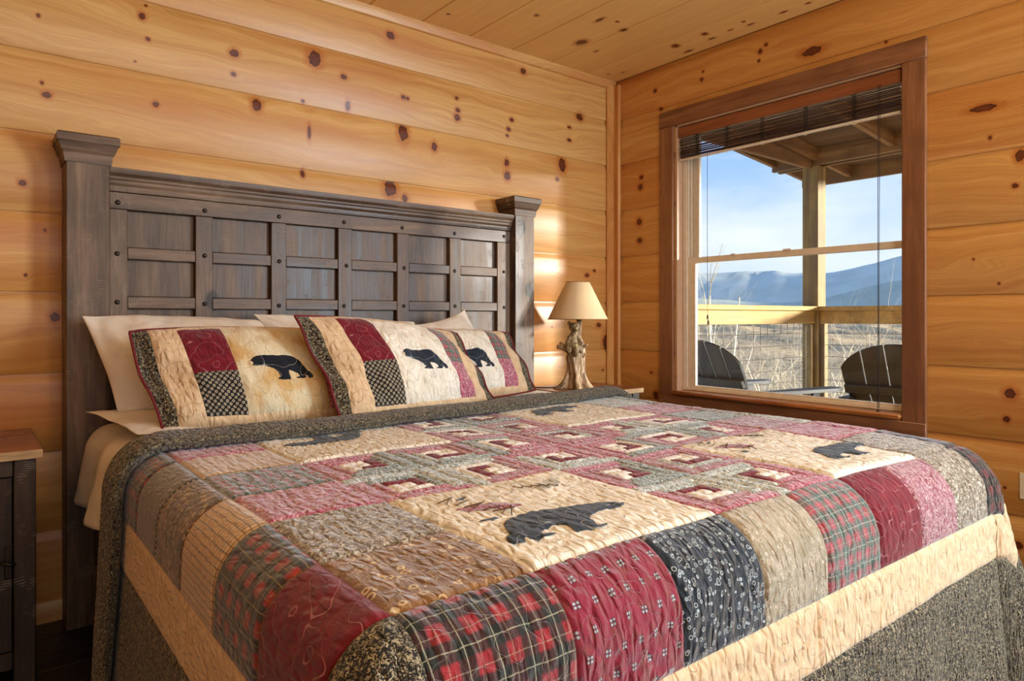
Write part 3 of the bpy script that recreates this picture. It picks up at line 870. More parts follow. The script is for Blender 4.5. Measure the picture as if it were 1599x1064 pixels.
# ---------------------------------------------------------------- surface the bedding lies on
ZT = .690
U0, U1, V0 = -2.625, -.825, -2.085      # where the top starts to roll over: left, right, foot
def surf0(u, v, lift=0.0):
    """flat quilt coordinates (metres) -> world; u along the width, v along the length"""
    R0 = .090
    t = np.clip((u - U0) / (U1 - U0), 0, 1)
    R = R0 + .045 * t                                    # the far side is softer
    aL = np.maximum(U0 - u, 0); aR = np.maximum(u - (U1 - .02), 0)
    a = aL + aR; sx = np.where(aL > 0, -1.0, 1.0)
    b = np.maximum(V0 + .045 * t - v, 0)
    n = 3.2
    r = (a ** n + b ** n + 1e-15) ** (1 / n)
    th = np.arctan2(b, a + 1e-9)
    ca, sa = np.cos(th), np.sin(th)
    q = PI / 2
    arc = r < R * q
    h = np.where(arc, R * np.sin(np.minimum(r / R, q)), R + .045 * (r - R * q))
    d = np.where(arc, R * (1 - np.cos(np.minimum(r / R, q))), R + (r - R * q) * .997)
    hang = np.clip((r - R) / .45, 0, 1.2)
    corner = np.sin(2 * th) * (a > 0) * (b > 0)
    h = h + corner * (.11 * hang + .02 * np.clip(r / .1, 0, 1)) * (.55 + .45 * np.cos((th - PI / 4) * 9.0) * .6)
    # soft folds along the hanging sides
    s_ = np.where(b > a, u, v)
    hang2 = np.clip((r - .30) / .40, 0, 1) ** 1.3
    h = h + hang2 * (.014 * np.sin(s_ * 13.0 + 1.0) + .010 * np.sin(s_ * 29.0 + 2.2)) * (1 - .5 * (th < .2))
    dr = lift
    x = np.where(a > 0, np.where(sx < 0, U0, U1 - .02), u) + sx * h * ca * (a > 0)
    y = np.where(b > 0, V0 + .045 * t, v) - h * sa * (b > 0)
    und = .007 * fbm(u * 3.1, v * 3.1, 5, 3) * 2 + .004 * fbm(u * 9, v * 9, 9, 2) * 2
    z = ZT - d + und * (1 - np.clip(r / .12, 0, 1)) - .012 * np.exp(-((v + 2.1) / .18) ** 2) * np.clip((u + 1.6) / .6, 0, 1)
    z = z - .018 * np.clip((r > 0) * r, 0, 0)
    z = np.maximum(z, .022)
    return np.stack([x, y, z], -1)

def surf(u, v, h=0.0):
    e = .004
    P = surf0(u, v)
    du = surf0(u + e, v) - surf0(u - e, v)
    dv = surf0(u, v + e) - surf0(u, v - e)
    n = np.cross(du, dv)
    n /= np.linalg.norm(n, axis=-1, keepdims=True) + 1e-12
    return P + n * np.asarray(h)[..., None]

def crinkle(u, v):
    """puffs of the washed quilting: ~2.2 cm wide, ~5 cm long, staggered"""
    ph = u / .0235 + .9 * fbm(u * 11, v * 7, 21, 2) * 2 + .35 * fbm(u * 40, v * 25, 22, 2) * 2
    a = np.abs(np.sin(PI * ph)) ** .42
    col = np.floor(ph)
    off = vnoise(col * 7.31, col * 0 + .5, 31)
    pv = v / .050 + off * 3 + .8 * fbm(u * 13, v * 19, 23, 2) * 2
    b = np.abs(np.sin(PI * pv)) ** .4
    am = .75 + .5 * vnoise(u * 6, v * 6, 40)
    return (a * (.55 + .45 * b)) * am

def quad_mesh(name, rects, fn, step, amp=1.0, edge=.0035):
    V, F, UV = [], [], []
    base = 0
    for (u0, u1, v0, v1) in rects:
        nu = max(2, int(math.ceil((u1 - u0) / step))); nv = max(2, int(math.ceil((v1 - v0) / step)))
        us = np.linspace(u0, u1, nu + 1); vs = np.linspace(v0, v1, nv + 1)
        U_, V_ = np.meshgrid(us, vs)
        D = np.minimum(np.minimum(U_ - u0, u1 - U_), np.minimum(V_ - v0, v1 - V_))
        E_ = 1 - np.exp(-np.maximum(D, 0) / .004)
        P = fn(U_, V_, E_)
        V.append(P.reshape(-1, 3)); UV.append(np.stack([U_, V_], -1).reshape(-1, 2))
        i = np.arange((nu + 1) * nv).reshape(nv, nu + 1)[:, :-1].ravel() + base
        F.append(np.stack([i, i + 1, i + nu + 2, i + nu + 1], -1))
        base += (nu + 1) * (nv + 1)
    V = np.concatenate(V); F = np.concatenate(F); UV = np.concatenate(UV)
    me = bpy.data.meshes.new(name)
    me.vertices.add(len(V)); me.vertices.foreach_set('co', V.astype(np.float32).ravel())
    me.loops.add(F.size); me.loops.foreach_set('vertex_index', F.astype(np.int32).ravel())
    me.polygons.add(len(F)); me.polygons.foreach_set('loop_start', np.arange(0, F.size, 4, dtype=np.int32))
    me.update(calc_edges=True)
    uvl = me.uv_layers.new(name='UVMap')
    uvl.data.foreach_set('uv', UV[F.ravel()].astype(np.float32).ravel())
    me.polygons.foreach_set('use_smooth', np.ones(len(F), bool))
    return me

quilt = empty('quilt', (-1.76, -1.4, ZT), 'crinkled patchwork quilt with bear appliques, spread over the bed and hanging to the floor', 'quilt')

def patch(rects, fab, name='quilt_patch', step=.0065, amp=None, label=None, lift=0.0):
    if isinstance(rects[0], (int, float)): rects = [rects]
    def fn(U_, V_, E_):
        if amp is None:
            left = np.clip((U0 + .03 - U_) / .08, 0, 1)
            A_ = .0052 * (1 - .72 * left)
        else: A_ = amp
        H = E_ * (.0030 + A_ * crinkle(U_, V_)) + lift
        return surf(U_, V_, H)
    o = link_mesh(name, quad_mesh(name, rects, fn, step), FB[fab], quilt)
    if label: o['label'] = label
    return o

PU, PV = .2183, .212
UG = [-2.41 + PU * k for k in range(-2, 9)]          # u seams: index 0 -> k=-2
def ug(k): return -2.41 + PU * k
def vg(k): return -2.085 + PV * k                    # k = 0 is the foot edge of the centre
HEADV = -.765                                          # quilt body runs on a little under the folded band
# centre: 3 x 3 big blocks, bears at the corners
def clampv(r):
    return (r[0], r[1], r[2], HEADV if r[3] > -.815 else r[3])
def rot_rects(rects, cx, cy, k):
    out = []
    for (a, b, c, d) in rects:
        for _ in range(k):
            a, b, c, d = -d, -c, a, b
        out.append((cx + a * PU, cx + b * PU, cy + c * PV, cy + d * PV))
    return out
def quadrant(cx, cy, k, seed):
    """one log-cabin patch (unit square about 0), strips ordered from the centre"""
    rr = random.Random(seed)
    defs = []
    h = .075
    RAD = [.075, .205, .32, .5]
    defs.append(([(-h, h, -h, h)], 'white'))
    cols = [('burgundy', 'white'), ('white' if rr.random() < .38 else rr.choice(['grey', 'darkgrey']), 'rose' if rr.random() < .7 else 'pinkprint'), ('darkgrey' if rr.random() < .4 else rr.choice(['grey', 'pinkprint']), 'rose' if rr.random() < .9 else 'pinkprint')]
    for r in range(3):
        a, b = RAD[r], RAD[r + 1]
        defs.append(([(-b, a, a, b), (-b, -a, -b, a)], cols[r][0]))     # upper and left arms
        defs.append(([(-a, b, -b, -a), (a, b, -a, b)], cols[r][1]))             # lower and right arms
    for rects, fab in defs:
        R_ = [clampv(x) for x in rot_rects(rects, cx, cy, k)]
        R_ = [x for x in R_ if x[3] - x[2] > .004]
        if R_:
            patch(R_, fab, step=.0065, amp=.0022)
for i in range(3):
    for j in range(3):
        u0, v0_ = ug(2 * i), vg(2 * j)
        if (i, j) in ((0, 0), (2, 0), (0, 2), (2, 2)):
            patch(clampv((u0, ug(2 * i + 2), v0_, vg(2 * j + 2))), 'cream', label='cream bear block')
        else:
            for a in range(2):
                for b in range(2):
                    k = {(0, 0): 1, (1, 0): 2, (1, 1): 3, (0, 1): 0}[(a, b)]
                    if (i + j) % 2: k = (k + 2) % 4
                    quadrant(ug(2 * i + a) + PU / 2, vg(2 * j + b) + PV / 2, k, i * 37 + j * 11 + a * 3 + b)
# row next to the centre, window side and left side
rowL2 = ['goldfloral', 'brown', 'rose', 'plaid_faded', 'check', 'rose']
rowL1 = ['burgundy', 'plaid', 'check', 'brownfloral', 'dots', 'plaid']
rowR = ['brown', 'rose', 'pinkprint', 'darkgrey', 'rose', 'grey']
rowR2 = ['plaid_dark', 'rose', 'grey', 'brown', 'pinkprint', 'darkgrey']
for k in range(6):
    patch(clampv((ug(-1), ug(0), vg(k), vg(k + 1))), rowL2[k])
    patch(clampv((ug(-2) + .012, ug(-1), vg(k), vg(k + 1))), rowL1[k], step=.008)
    patch(clampv((ug(6), ug(7), vg(k), vg(k + 1))), rowR[k], step=.009)
    patch(clampv((ug(7), ug(8), vg(k), vg(k + 1))), rowR2[k], step=.012)
FB0, FB1 = vg(-1) - .004, vg(0)
foot = ['plaid_big', 'star', 'navyfloral', 'beigefloral', 'plaid_faded', 'burgundy', 'pinkprint', 'brown', 'plaid_dark']
patch((ug(-2) + .012, ug(-1), FB0, FB1), 'tweed', step=.008)
for k, f_ in enumerate(foot):
    patch((ug(k - 1), ug(k), FB0, FB1), f_)
UL, UR = ug(-2) + .012, ug(8)
BW = .122
# tan band
patch((UL - BW, UL, FB0 - BW, -1.5), 'tan', 'border_band', .008)
patch((UL - BW, UL, -1.5, HEADV), 'tan', 'border_band', .008)
patch((UL, -1.8, FB0 - BW, FB0), 'tan', 'border_band', .007)
patch((-1.8, UR, FB0 - BW, FB0), 'tan', 'border_band', .007)
patch((UR, UR + BW, FB0 - BW, HEADV), 'tan', 'border_band', .014)
# tweed outer border down to the hem
HW = .40
patch((UL - BW - HW + .02, UL - BW, FB0 - BW - .2, HEADV), 'tweed', 'outer_border', .011)
patch((UL - BW, UR, FB0 - BW - HW + .03, FB0 - BW), 'tweed', 'outer_border', .009)
patch((UL - BW - HW + .02, UL - BW, FB0 - BW - HW + .03, FB0 - BW - .2), 'tweed', 'outer_border', .014)
patch((UR, UR + BW + .36, FB0 - BW - HW + .03, FB0 - BW), 'tweed', 'outer_border', .012)
patch((UR + BW, UR + BW + .36, FB0 - BW, HEADV), 'tweed', 'outer_border', .02)
# red binding at the hem
hem = []
for u in np.linspace(UL - BW - HW + .02, UR + BW + .36, 160):
    hem.append((u, FB0 - BW - HW + .03))
hp = surf(np.array([h_[0] for h_ in hem]), np.array([h_[1] for h_ in hem]), np.full(len(hem), .003))
MB().tube([tuple(p) for p in hp], .006, 6).build('hem_binding', M_BINDING, quilt, True)

# ---------------------------------------------------------------- folded-back head end of the quilt
fold = quilt
NF = 26
us = np.linspace(UL - BW - HW + .045, UR + .30, 420)
def fold_front(u): return np.interp(u, [-3.4, -2.75, -2.6, -2.2, -1.77, -1.1, -.8, -.3], [-.915, -.92, -.925, -.945, -.905, -.845, -.80, -.80])
def fold_back(u): return np.interp(u, [-3.4, -2.8, -2.6, -2.2, -1.77, -1.1, -.8, -.3], [-.73, -.73, -.725, -.76, -.76, -.70, -.655, -.64])
tt = np.linspace(0, 1, NF * 2, endpoint=False)
# closed loop cross-section, flattened roll: front edge thick and round
V_, UVv = [], []
for t in tt:
    an = 2 * PI * t
    c_, s_ = math.cos(an), math.sin(an)
    f_ = fold_front(us); b_ = fold_back(us)
    mid = (f_ + b_) / 2; hw = (b_ - f_) / 2
    ex = np.sign(c_) * abs(c_) ** .75
    vv = mid - hw * ex
    th = .0145 + .006 * (ex > 0)
    hh = .006 + th * (1 + np.sign(s_) * abs(s_) ** .7)
    hh = hh + .0035 * crinkle(us * 1.7, np.full_like(us, vv.mean() * 3)) * (s_ > -.2) + .004 * fbm(us * 9, vv * 9, 61, 2)
    V_.append(surf(us, vv, hh)); UVv.append(np.stack([us, vv * 0 + t * .5], -1))
V_ = np.stack(V_, 1); UVv = np.stack(UVv, 1)
nu_, nt_ = V_.shape[:2]
idx = np.arange(nu_ * nt_).reshape(nu_, nt_)
a_ = idx[:-1, :]; b_ = idx[1:, :]
F_ = np.stack([a_, np.roll(a_, -1, 1), np.roll(b_, -1, 1), b_], -1).reshape(-1, 4)
F_ = F_[:, ::-1]
me = bpy.data.meshes.new('folded_edge')
me.from_pydata(V_.reshape(-1, 3).tolist(), [], F_.tolist() + [tuple(int(i) for i in idx[0]), tuple(int(i) for i in idx[-1][::-1])])
uvl = me.uv_layers.new(name='UVMap')
flat = UVv.reshape(-1, 2)
li = np.empty(len(me.loops), dtype=np.int32); me.loops.foreach_get('vertex_index', li)
uvl.data.foreach_set('uv', flat[li].astype(np.float32).ravel())
link_mesh('folded_edge', me, FB['tweed'], quilt, True)

# ---------------------------------------------------------------- appliques
BEAR = [(45,155),(70,135),(90,118),(120,108),(160,105),(205,108),(240,107),(290,110),(330,103),(370,108),(420,130),(455,160),(475,205),(485,240),(510,265),(518,290),(510,308),(480,308),(475,290),(455,280),(462,300),(440,305),(385,302),(382,292),(415,285),(405,262),(375,250),(335,238),(325,262),(332,312),(270,315),(228,308),(225,298),(250,292),(242,255),(225,225),(195,208),(165,195),(130,188),(95,190),(70,185),(65,178),(50,165)]
BEAR = [((x - 281) / 473.0, (210 - y_) / 473.0) for x, y_ in BEAR]      # unit length, centred, facing -x
def applique(name, poly, fn, fab, parent, res, label=None, thick=.0035):
    """poly in the surface's own coordinates; fn(x, y, h) -> world"""
    P2 = []
    for k in range(len(poly)):
        a = Vector(poly[k]); b = Vector(poly[(k + 1) % len(poly)])
        m_ = max(1, int((b - a).length / res))
        for j in range(m_): P2.append(a.lerp(b, j / m_))
    nb = len(P2)
    xs = [p.x for p in P2]; ys = [p.y for p in P2]
    def inside(x, y_):
        c = False
        for k in range(len(poly)):
            x1, y1 = poly[k]; x2, y2 = poly[(k + 1) % len(poly)]
            if (y1 > y_) != (y2 > y_) and x < (x2 - x1) * (y_ - y1) / (y2 - y1) + x1: c = not c
        return c
    x = min(xs) + res / 2
    row = 0
    pts = list(P2)
    while x < max(xs):
        y_ = min(ys) + (res / 2 if row % 2 else 0)
        while y_ < max(ys):
            if inside(x, y_) and min((Vector((x, y_)) - p).length for p in P2) > res * .55: pts.append(Vector((x, y_)))
            y_ += res
        x += res * .87; row += 1
    vo, eo, fo, *_ = delaunay_2d_cdt(pts, [(i, (i + 1) % nb) for i in range(nb)], [], 1, 1e-6)
    A = np.array([[v.x, v.y] for v in vo])
    bd = np.array([[p.x, p.y] for p in P2])
    dist = np.sqrt(((A[:, None, :] - bd[None]) ** 2).sum(-1)).min(1)
    E_ = 1 - np.exp(-dist / (res * .5))
    W3 = fn(A[:, 0], A[:, 1], thick * (.45 + .55 * E_), E_)
    me = bpy.data.meshes.new(name)
    me.from_pydata(W3.tolist(), [], [tuple(f) for f in fo])
    uvl = me.uv_layers.new(name='UVMap')
    li = np.empty(len(me.loops), dtype=np.int32); me.loops.foreach_get('vertex_index', li)
    uvl.data.foreach_set('uv', A[li].astype(np.float32).ravel())
    o = link_mesh(name, me, FB[fab], parent, True)
    if label: o['label'] = label
    return o
def qfn(x, y_, h, E_):
    return surf(x, y_, .0030 + .0052 * crinkle(x, y_) + h)
def place(poly, cx, cy, s, rot=0, mx=1, my=1):
    c_, s_ = math.cos(rot), math.sin(rot)
    return [(cx + s * (mx * x * c_ - my * y_ * s_), cy + s * (mx * x * s_ + my * y_ * c_)) for x, y_ in poly]
applique('bear_applique', place(BEAR, -2.225, -1.965, .300, -.13, mx=-1), qfn, 'bear', quilt, .0085)
applique('bear_applique', place(BEAR, -1.215, -1.955, .26, -.10, mx=-1), qfn, 'bear', quilt, .0085)
applique('bear_applique', place(BEAR, -2.24, -.985, .26, 0, mx=1, my=-1), qfn, 'bear', quilt, .0085)
applique('bear_applique', place(BEAR, -1.33, -.955, .28, 0.05, mx=-1), qfn, 'bear', quilt, .0085)
LEAF = [(-.5, 0), (-.3, .12), (0, .2), (.3, .14), (.5, 0), (.3, -.12), (0, -.18), (-.3, -.1)]
for (cx, cy) in ((-2.19, -1.86), (-1.33, -1.80)):
    applique('leaf_applique', place(LEAF, cx - .10, cy + .035, .13, -.35), qfn, 'leaf', quilt, .008, thick=.0012)
    applique('leaf_applique', place(LEAF, cx - .145, cy - .025, .04, -.2), qfn, 'bear', quilt, .008, thick=.002)
    applique('leaf_applique', place(LEAF, cx + .10, cy + .10, .12, .5), qfn, 'moss', quilt, .008, thick=.0008)
    applique('leaf_applique', place(LEAF, cx - .11, cy + .11, .028, .3), qfn, 'bear', quilt, .008, thick=.002)
    tw = MB()
    rt = random.Random(11)
    for k in range(9):
        x_, y_ = cx - .165 + k * .008, cy + .105 - k * .017
        ang = rt.uniform(-.2, .9)
        L_ = rt.uniform(.03, .055)
        uu = np.array([x_ + L_ * t * math.cos(ang) for t in (0, .5, 1)]); vv = np.array([y_ + L_ * t * math.sin(ang) + .004 * t for t in (0, .5, 1)])
        tw.tube([tuple(p) for p in surf(uu, vv, np.full(3, .0095))], .0011, 4)
    tw.build('twig_embroidery', FB['twig'], quilt)
    # scribbled leaf outline, stitched
    sk = []
    for k in range(26):
        sk.append((cx + .02 + .0034 * k, cy + .115 + .009 * math.sin(k * 1.3) - .0016 * k))
    sp = surf(np.array([s_[0] for s_ in sk]), np.array([s_[1] for s_ in sk]), np.full(len(sk), .0098))
    MB().tube([tuple(p) for p in sp], .0008, 4).build('twig_embroidery', FB['twig'], quilt)

# ---------------------------------------------------------------- mattress and white sheet
part(MB().box(U0 - .055, U1 + .055, -2.09, -.14, .362, ZT - .030, .05), 'mattress', M_LINEN, None)
mt = bpy.data.objects['mattress']
tag(mt, 'thick king mattress hidden under the white sheet and quilt', 'mattress')
def sheet_fn(U_, V_, E_):
    a = np.clip((U0 - U_) / .3, 0, 1)
    h = -.009 + .010 * fbm(U_ * 7, V_ * 4, 71, 3) + a * (.022 * np.sin(V_ * 23 + 3 * fbm(U_ * 5, V_ * 5, 73, 2)) + .020 * fbm(U_ * 10, V_ * 15, 77, 3))
    h = np.where(U_ > -2.5, np.minimum(h, -.004), h)
    h = h + .03 * a * (V_ > -.80) * np.clip((V_ + .80) / .1, 0, 1)
    h = np.where(V_ < -.78, np.minimum(h, -.006), h)
    P = surf(U_, V_, h)
    return P
sh = link_mesh('sheet', quad_mesh('sheet', [(-2.93, -.80, -1.0, -.15)], sheet_fn, .012), M_LINEN, None)
tag(sh, 'rumpled white sheet over the mattress, hanging at the head end left of the quilt', 'sheet')
sol = sh.modifiers.new('thickness', 'SOLIDIFY'); sol.thickness = .003; sol.offset = -1
# ================================================================ PILLOWS
def lerp3(a, b, t): return a + (b - a) * t
class Pillow:
    """BL, BR, TR, TL: corners of the seam plane; S, T in [-1, 1]"""
    def __init__(s, BL, BR, TR, TL, thick, bow=.05, pin=.05, wr=.01, seed=0, pw=2.4, flange=0.0):
        s.c = [np.array(p, float) for p in (BL, BR, TR, TL)]
        s.th, s.bow, s.pin, s.wr, s.seed, s.pw, s.fl = thick, bow, pin, wr, seed, pw, flange
        n = np.cross(s.c[1] - s.c[0], s.c[3] - s.c[0]); s.n = n / np.linalg.norm(n)
        s.w = np.linalg.norm(s.c[1] - s.c[0]); s.h = np.linalg.norm(s.c[3] - s.c[0])
    def at(s, S, T, side=1, h=0.0):
        Te = T * (1 + s.bow * (1 - S ** 2)) if True else T
        Se = S * (1 - s.pin * (1 - T ** 2)) + s.fl * .5 * np.sin(T * 2.6 + s.seed) * np.abs(S) ** 3
        a = ((Se + 1) / 2)[..., None]; b = ((Te + 1) / 2)[..., None]
        P = (s.c[0] * (1 - a) + s.c[1] * a) * (1 - b) + (s.c[3] * (1 - a) + s.c[2] * a) * b
        f = 1 - s.fl
        Sf = np.clip(np.abs(S) / f, 0, 1)
        k = np.maximum((1 - Sf ** s.pw), 0) ** .75 * np.maximum(1 - np.abs(T) ** s.pw, 0) ** .6
        edge = np.clip((1 - np.maximum(np.abs(S), np.abs(T))) / .08, 0, 1)
        X = (S * s.w * 6, T * s.h * 6)
        wr = s.wr * (fbm(X[0] * 1.2 + 3, X[1] * 1.2, s.seed, 3) * 1.6 + .45 * np.sin((S * 9 + T * 6) + 4 * fbm(X[0] * .6, X[1] * .6, s.seed + 5, 2)) * np.exp(-((1 - np.abs(S)) * 3) ** 2))
        wave = .008 * np.sin(T * 7 + s.seed) * (np.abs(S) > f) * s.fl * 10
        o = (s.th * k * side + wr * (.3 + edge) + wave + h)
        return P + s.n * np.asarray(o)[..., None]

def pillow_mesh(name, p, rects, step, side=1, quiltamp=0.0, uvscale=True, mat=None, parent=None, lift=0.0, label=None, edge=.002):
    du = p.w / 2; dv = p.h / 2
    def fn(U_, V_, E_):
        S, T = U_ / du, V_ / dv
        h = lift + (E_ * (edge + quiltamp * crinkle(U_ + p.seed, V_)) if quiltamp > 0 else 0.0 * U_)
        return p.at(S, T, side, h * side)
    rr = [(a * du, b * du, c * dv, d * dv) for a, b, c, d in rects]
    me = quad_mesh(name, rr, fn, step)
    if side < 0: me.flip_normals()
    o = link_mesh(name, me, mat, parent)
    if label: o['label'] = label
    return o

def white_pillow(BL, BR, TR, TL, thick, label, seed, group=None, bow=.03, pin=.03, wr=.016):
    p = Pillow(BL, BR, TR, TL, thick, bow, pin, wr, seed, 2.2)
    def fr(U_, V_, E_): return p.at(U_, V_, 1)
    def bk(U_, V_, E_): return p.at(U_, V_, -1)
    m1 = quad_mesh('pillow', [(-1, 1, -1, 1)], fr, .035)
    m2 = quad_mesh('pillow', [(-1, 1, -1, 1)], bk, .035)
    m2.flip_normals()
    bm = bmesh.new(); bm.from_mesh(m1); bm.from_mesh(m2)
    bmesh.ops.remove_doubles(bm, verts=bm.verts[:], dist=.0008)
    bm.to_mesh(m1); bm.free()
    m1.polygons.foreach_set('use_smooth', [True] * len(m1.polygons))
    o = link_mesh('pillow', m1, M_LINEN, None)
    sub = o.modifiers.new('smooth', 'SUBSURF'); sub.levels = 1; sub.render_levels = 1
    tag(o, label, 'pillow', group)
    # seam cord round the edge, as a part
    return o
white_pillow((-2.665, -.375, .745), (-2.05, -.375, .745), (-2.15, -.215, 1.030), (-2.745, -.215, 1.048), .085,
             'white pillow standing at the left end of the headboard', 3)
white_pillow((-2.02, -.36, .745), (-1.45, -.36, .745), (-1.50, -.215, 1.02), (-2.20, -.215, 1.055), .075,
             'white pillow behind the middle bear sham, only its top edge showing', 8)
white_pillow((-1.42, -.36, .745), (-1.08, -.36, .745), (-1.225, -.20, 1.080), (-1.50, -.215, 1.01), .060,
             'white pillow behind the right bear sham, with one corner poking up', 12, pin=.10, bow=-.10)
# a flat pillow lying under the shams, its corner lifting at the bed's left edge
white_pillow((-2.66, -.66, .712), (-1.9, -.66, .712), (-1.9, -.22, .712), (-2.745, -.28, .742), .026,
             'flat white pillow lying under the left sham, corner lifted at the bed edge', 21, wr=.008)

def sham(BL, BR, TR, TL, thick, seed, label, bearcolor='bearblack', cream='creamdark', cover=1.0):
    p = Pillow(BL, BR, TR, TL, thick, .10, .015, .015, seed, 2.6, .055)
    root = empty('pillow_sham', tuple((p.c[0] + p.c[1]) / 2), label, 'pillow', 'quilted bear shams')
    def fx(t): return -1 + 2 * t
    xs = [0, .065, .175, .35, .72, .84, .935, 1.0]
    ys = [0, .085, .475, .945, 1.0]
    X = [fx(t) for t in xs]; Y = [fx(t) for t in ys]
    A = dict(step=.0075, quiltamp=.0022, parent=root)
    pillow_mesh('flange', p, [(X[0], X[1], Y[0], Y[4])], mat=FB['tweed'], **A)
    pillow_mesh('flange', p, [(X[6], X[7], Y[0], Y[4])], mat=FB['tweed'], **A)
    pillow_mesh('tan_strip', p, [(X[1], X[2], Y[0], Y[4]), (X[2], X[6], Y[0], Y[1])], mat=FB['tan'], **A)
    pillow_mesh('tan_strip', p, [(X[2], X[6], Y[3], Y[4]), (X[5], X[6], Y[1], Y[3])], mat=FB['tan'] if cover else FB['cream'], **A)
    pillow_mesh('burgundy_patch', p, [(X[2], X[3], Y[2], Y[3])], mat=FB['burgundy'], **A)
    pillow_mesh('lattice_patch', p, [(X[2], X[3], Y[1], Y[2])], mat=FB['lattice'], **A)
    pillow_mesh('bear_panel', p, [(X[3], X[4], Y[1], Y[3])], mat=FB[cream], **A)
    pillow_mesh('plaid_patch', p, [(X[4], X[5], Y[2], Y[3])], mat=FB['plaid_faded'], **A)
    pillow_mesh('rose_patch', p, [(X[4], X[5], Y[1], Y[2])], mat=FB['rose'], **A)
    pillow_mesh('sham_back', p, [(-1, 1, -1, 1)], .02, side=-1, mat=FB['tan'], parent=root, lift=.005)
    # dark red piping round the edge
    n = 60
    e = []
    for a in np.linspace(-1, 1, n): e.append((a, -1))
    for a in np.linspace(-1, 1, n)[1:]: e.append((1, a))
    for a in np.linspace(1, -1, n)[1:]: e.append((a, 1))
    for a in np.linspace(1, -1, n)[1:-1]: e.append((-1, a))
    S = np.array([q[0] for q in e]); T = np.array([q[1] for q in e])
    pts = p.at(S, T, 1, .001)
    MB().tube([tuple(q) for q in pts], .0042, 6, closed=True).build('piping', M_BINDING, root, True)
    du, dv = p.w / 2, p.h / 2
    def fn(x, y_, h, E_):
        return p.at(x / du, y_ / dv, 1, .0015 + .0022 * crinkle(x + p.seed, y_) + h)
    cx = fx((xs[3] + xs[4]) / 2) * du; cy = fx(.475) * dv
    applique('bear_applique', place(BEAR, cx, cy, .185), fn, bearcolor, root, .0065, thick=.002)
    nose = [(x * 1, y_ * 1) for x, y_ in BEAR[:2]]
    q = place([(-.50, .115), (-.455, .135), (-.430, .10), (-.45, .065), (-.475, .070)], cx, cy, .185)
    applique('muzzle_applique', q, fn, 'tan', root, .004, thick=.0045)
    return root
sham((-2.595, -.640, .712), (-1.90, -.690, .712), (-1.93, -.505, .985), (-2.650, -.485, 1.000), .078, 4,
     'quilted bear sham at left, leaning on the white pillow', cover=1)
sham((-2.118, -.815, .716), (-1.440, -.715, .716), (-1.500, -.555, .975), (-2.190, -.640, 1.045), .080, 9,
     'quilted bear sham in the middle, in front of the other two', 'bear', 'cream')
sham((-1.78, -.560, .716), (-1.055, -.510, .716), (-1.095, -.375, .968), (-1.78, -.415, .980), .074, 15,
     'quilted bear sham at right, half hidden behind the middle one', 'bear', 'cream')
# ================================================================ NIGHTSTANDS
def nightstand(x0, x1, y0, y1, zt, label, hinge_right):
    c = empty('nightstand', ((x0 + x1) / 2, (y0 + y1) / 2, 0), label, 'nightstand', 'rustic nightstands')
    # top of three boards with a worn front edge
    w = (y1 - y0) / 3
    for k in range(3):
        part(MB().box(x0, x1, y0 + k * w + .0005, y0 + (k + 1) * w - .0005, zt - .026, zt, .0025), 'top_board', M_NTOP, c)
    part(MB().box(x0 - .0005, x1 + .0005, y0 - .004, y0, zt - .0265, zt - .002, .0015), 'front_edge', M_NEDGE, c)
    i = .014
    a, b, d, e = x0 + i, x1 - i, y0 + i, y1 - .004
    for px in (a, b - .052):
        for py in (d, e - .045):
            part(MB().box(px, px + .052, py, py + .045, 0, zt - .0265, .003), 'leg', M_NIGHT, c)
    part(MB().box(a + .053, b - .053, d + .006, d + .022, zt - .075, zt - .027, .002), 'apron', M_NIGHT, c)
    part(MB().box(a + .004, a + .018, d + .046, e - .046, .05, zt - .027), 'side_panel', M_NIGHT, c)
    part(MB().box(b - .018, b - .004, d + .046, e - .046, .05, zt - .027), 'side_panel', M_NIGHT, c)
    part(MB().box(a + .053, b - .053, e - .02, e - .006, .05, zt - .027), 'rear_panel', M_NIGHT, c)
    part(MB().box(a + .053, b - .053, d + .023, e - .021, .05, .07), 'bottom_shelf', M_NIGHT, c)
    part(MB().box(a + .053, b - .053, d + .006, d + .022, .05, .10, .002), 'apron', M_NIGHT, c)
    dz0, dz1 = .102, zt - .078
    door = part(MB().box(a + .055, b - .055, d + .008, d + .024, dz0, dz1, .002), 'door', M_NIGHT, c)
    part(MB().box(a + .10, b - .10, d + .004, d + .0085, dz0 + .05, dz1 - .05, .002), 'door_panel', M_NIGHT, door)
    hx = b - .064 if hinge_right else a + .064
    part(MB().box(hx - .009, hx + .009, d - .001, d + .008, .31, .40, .002), 'hinge_plate', M_IRON, door)
    MB().tube([(hx - .02, d - .004, .36), (hx - .006, d - .016, .357), (hx + .006, d - .018, .352), (hx + .014, d - .006, .348)], .005, 7).build('latch', M_IRON, door, True)
    return c
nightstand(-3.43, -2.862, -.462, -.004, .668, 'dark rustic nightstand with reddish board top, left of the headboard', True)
nightstand(-.728, -.232, -.430, -.026, .668, 'rustic nightstand between the bed and the window wall, carrying the bear lamp', False)

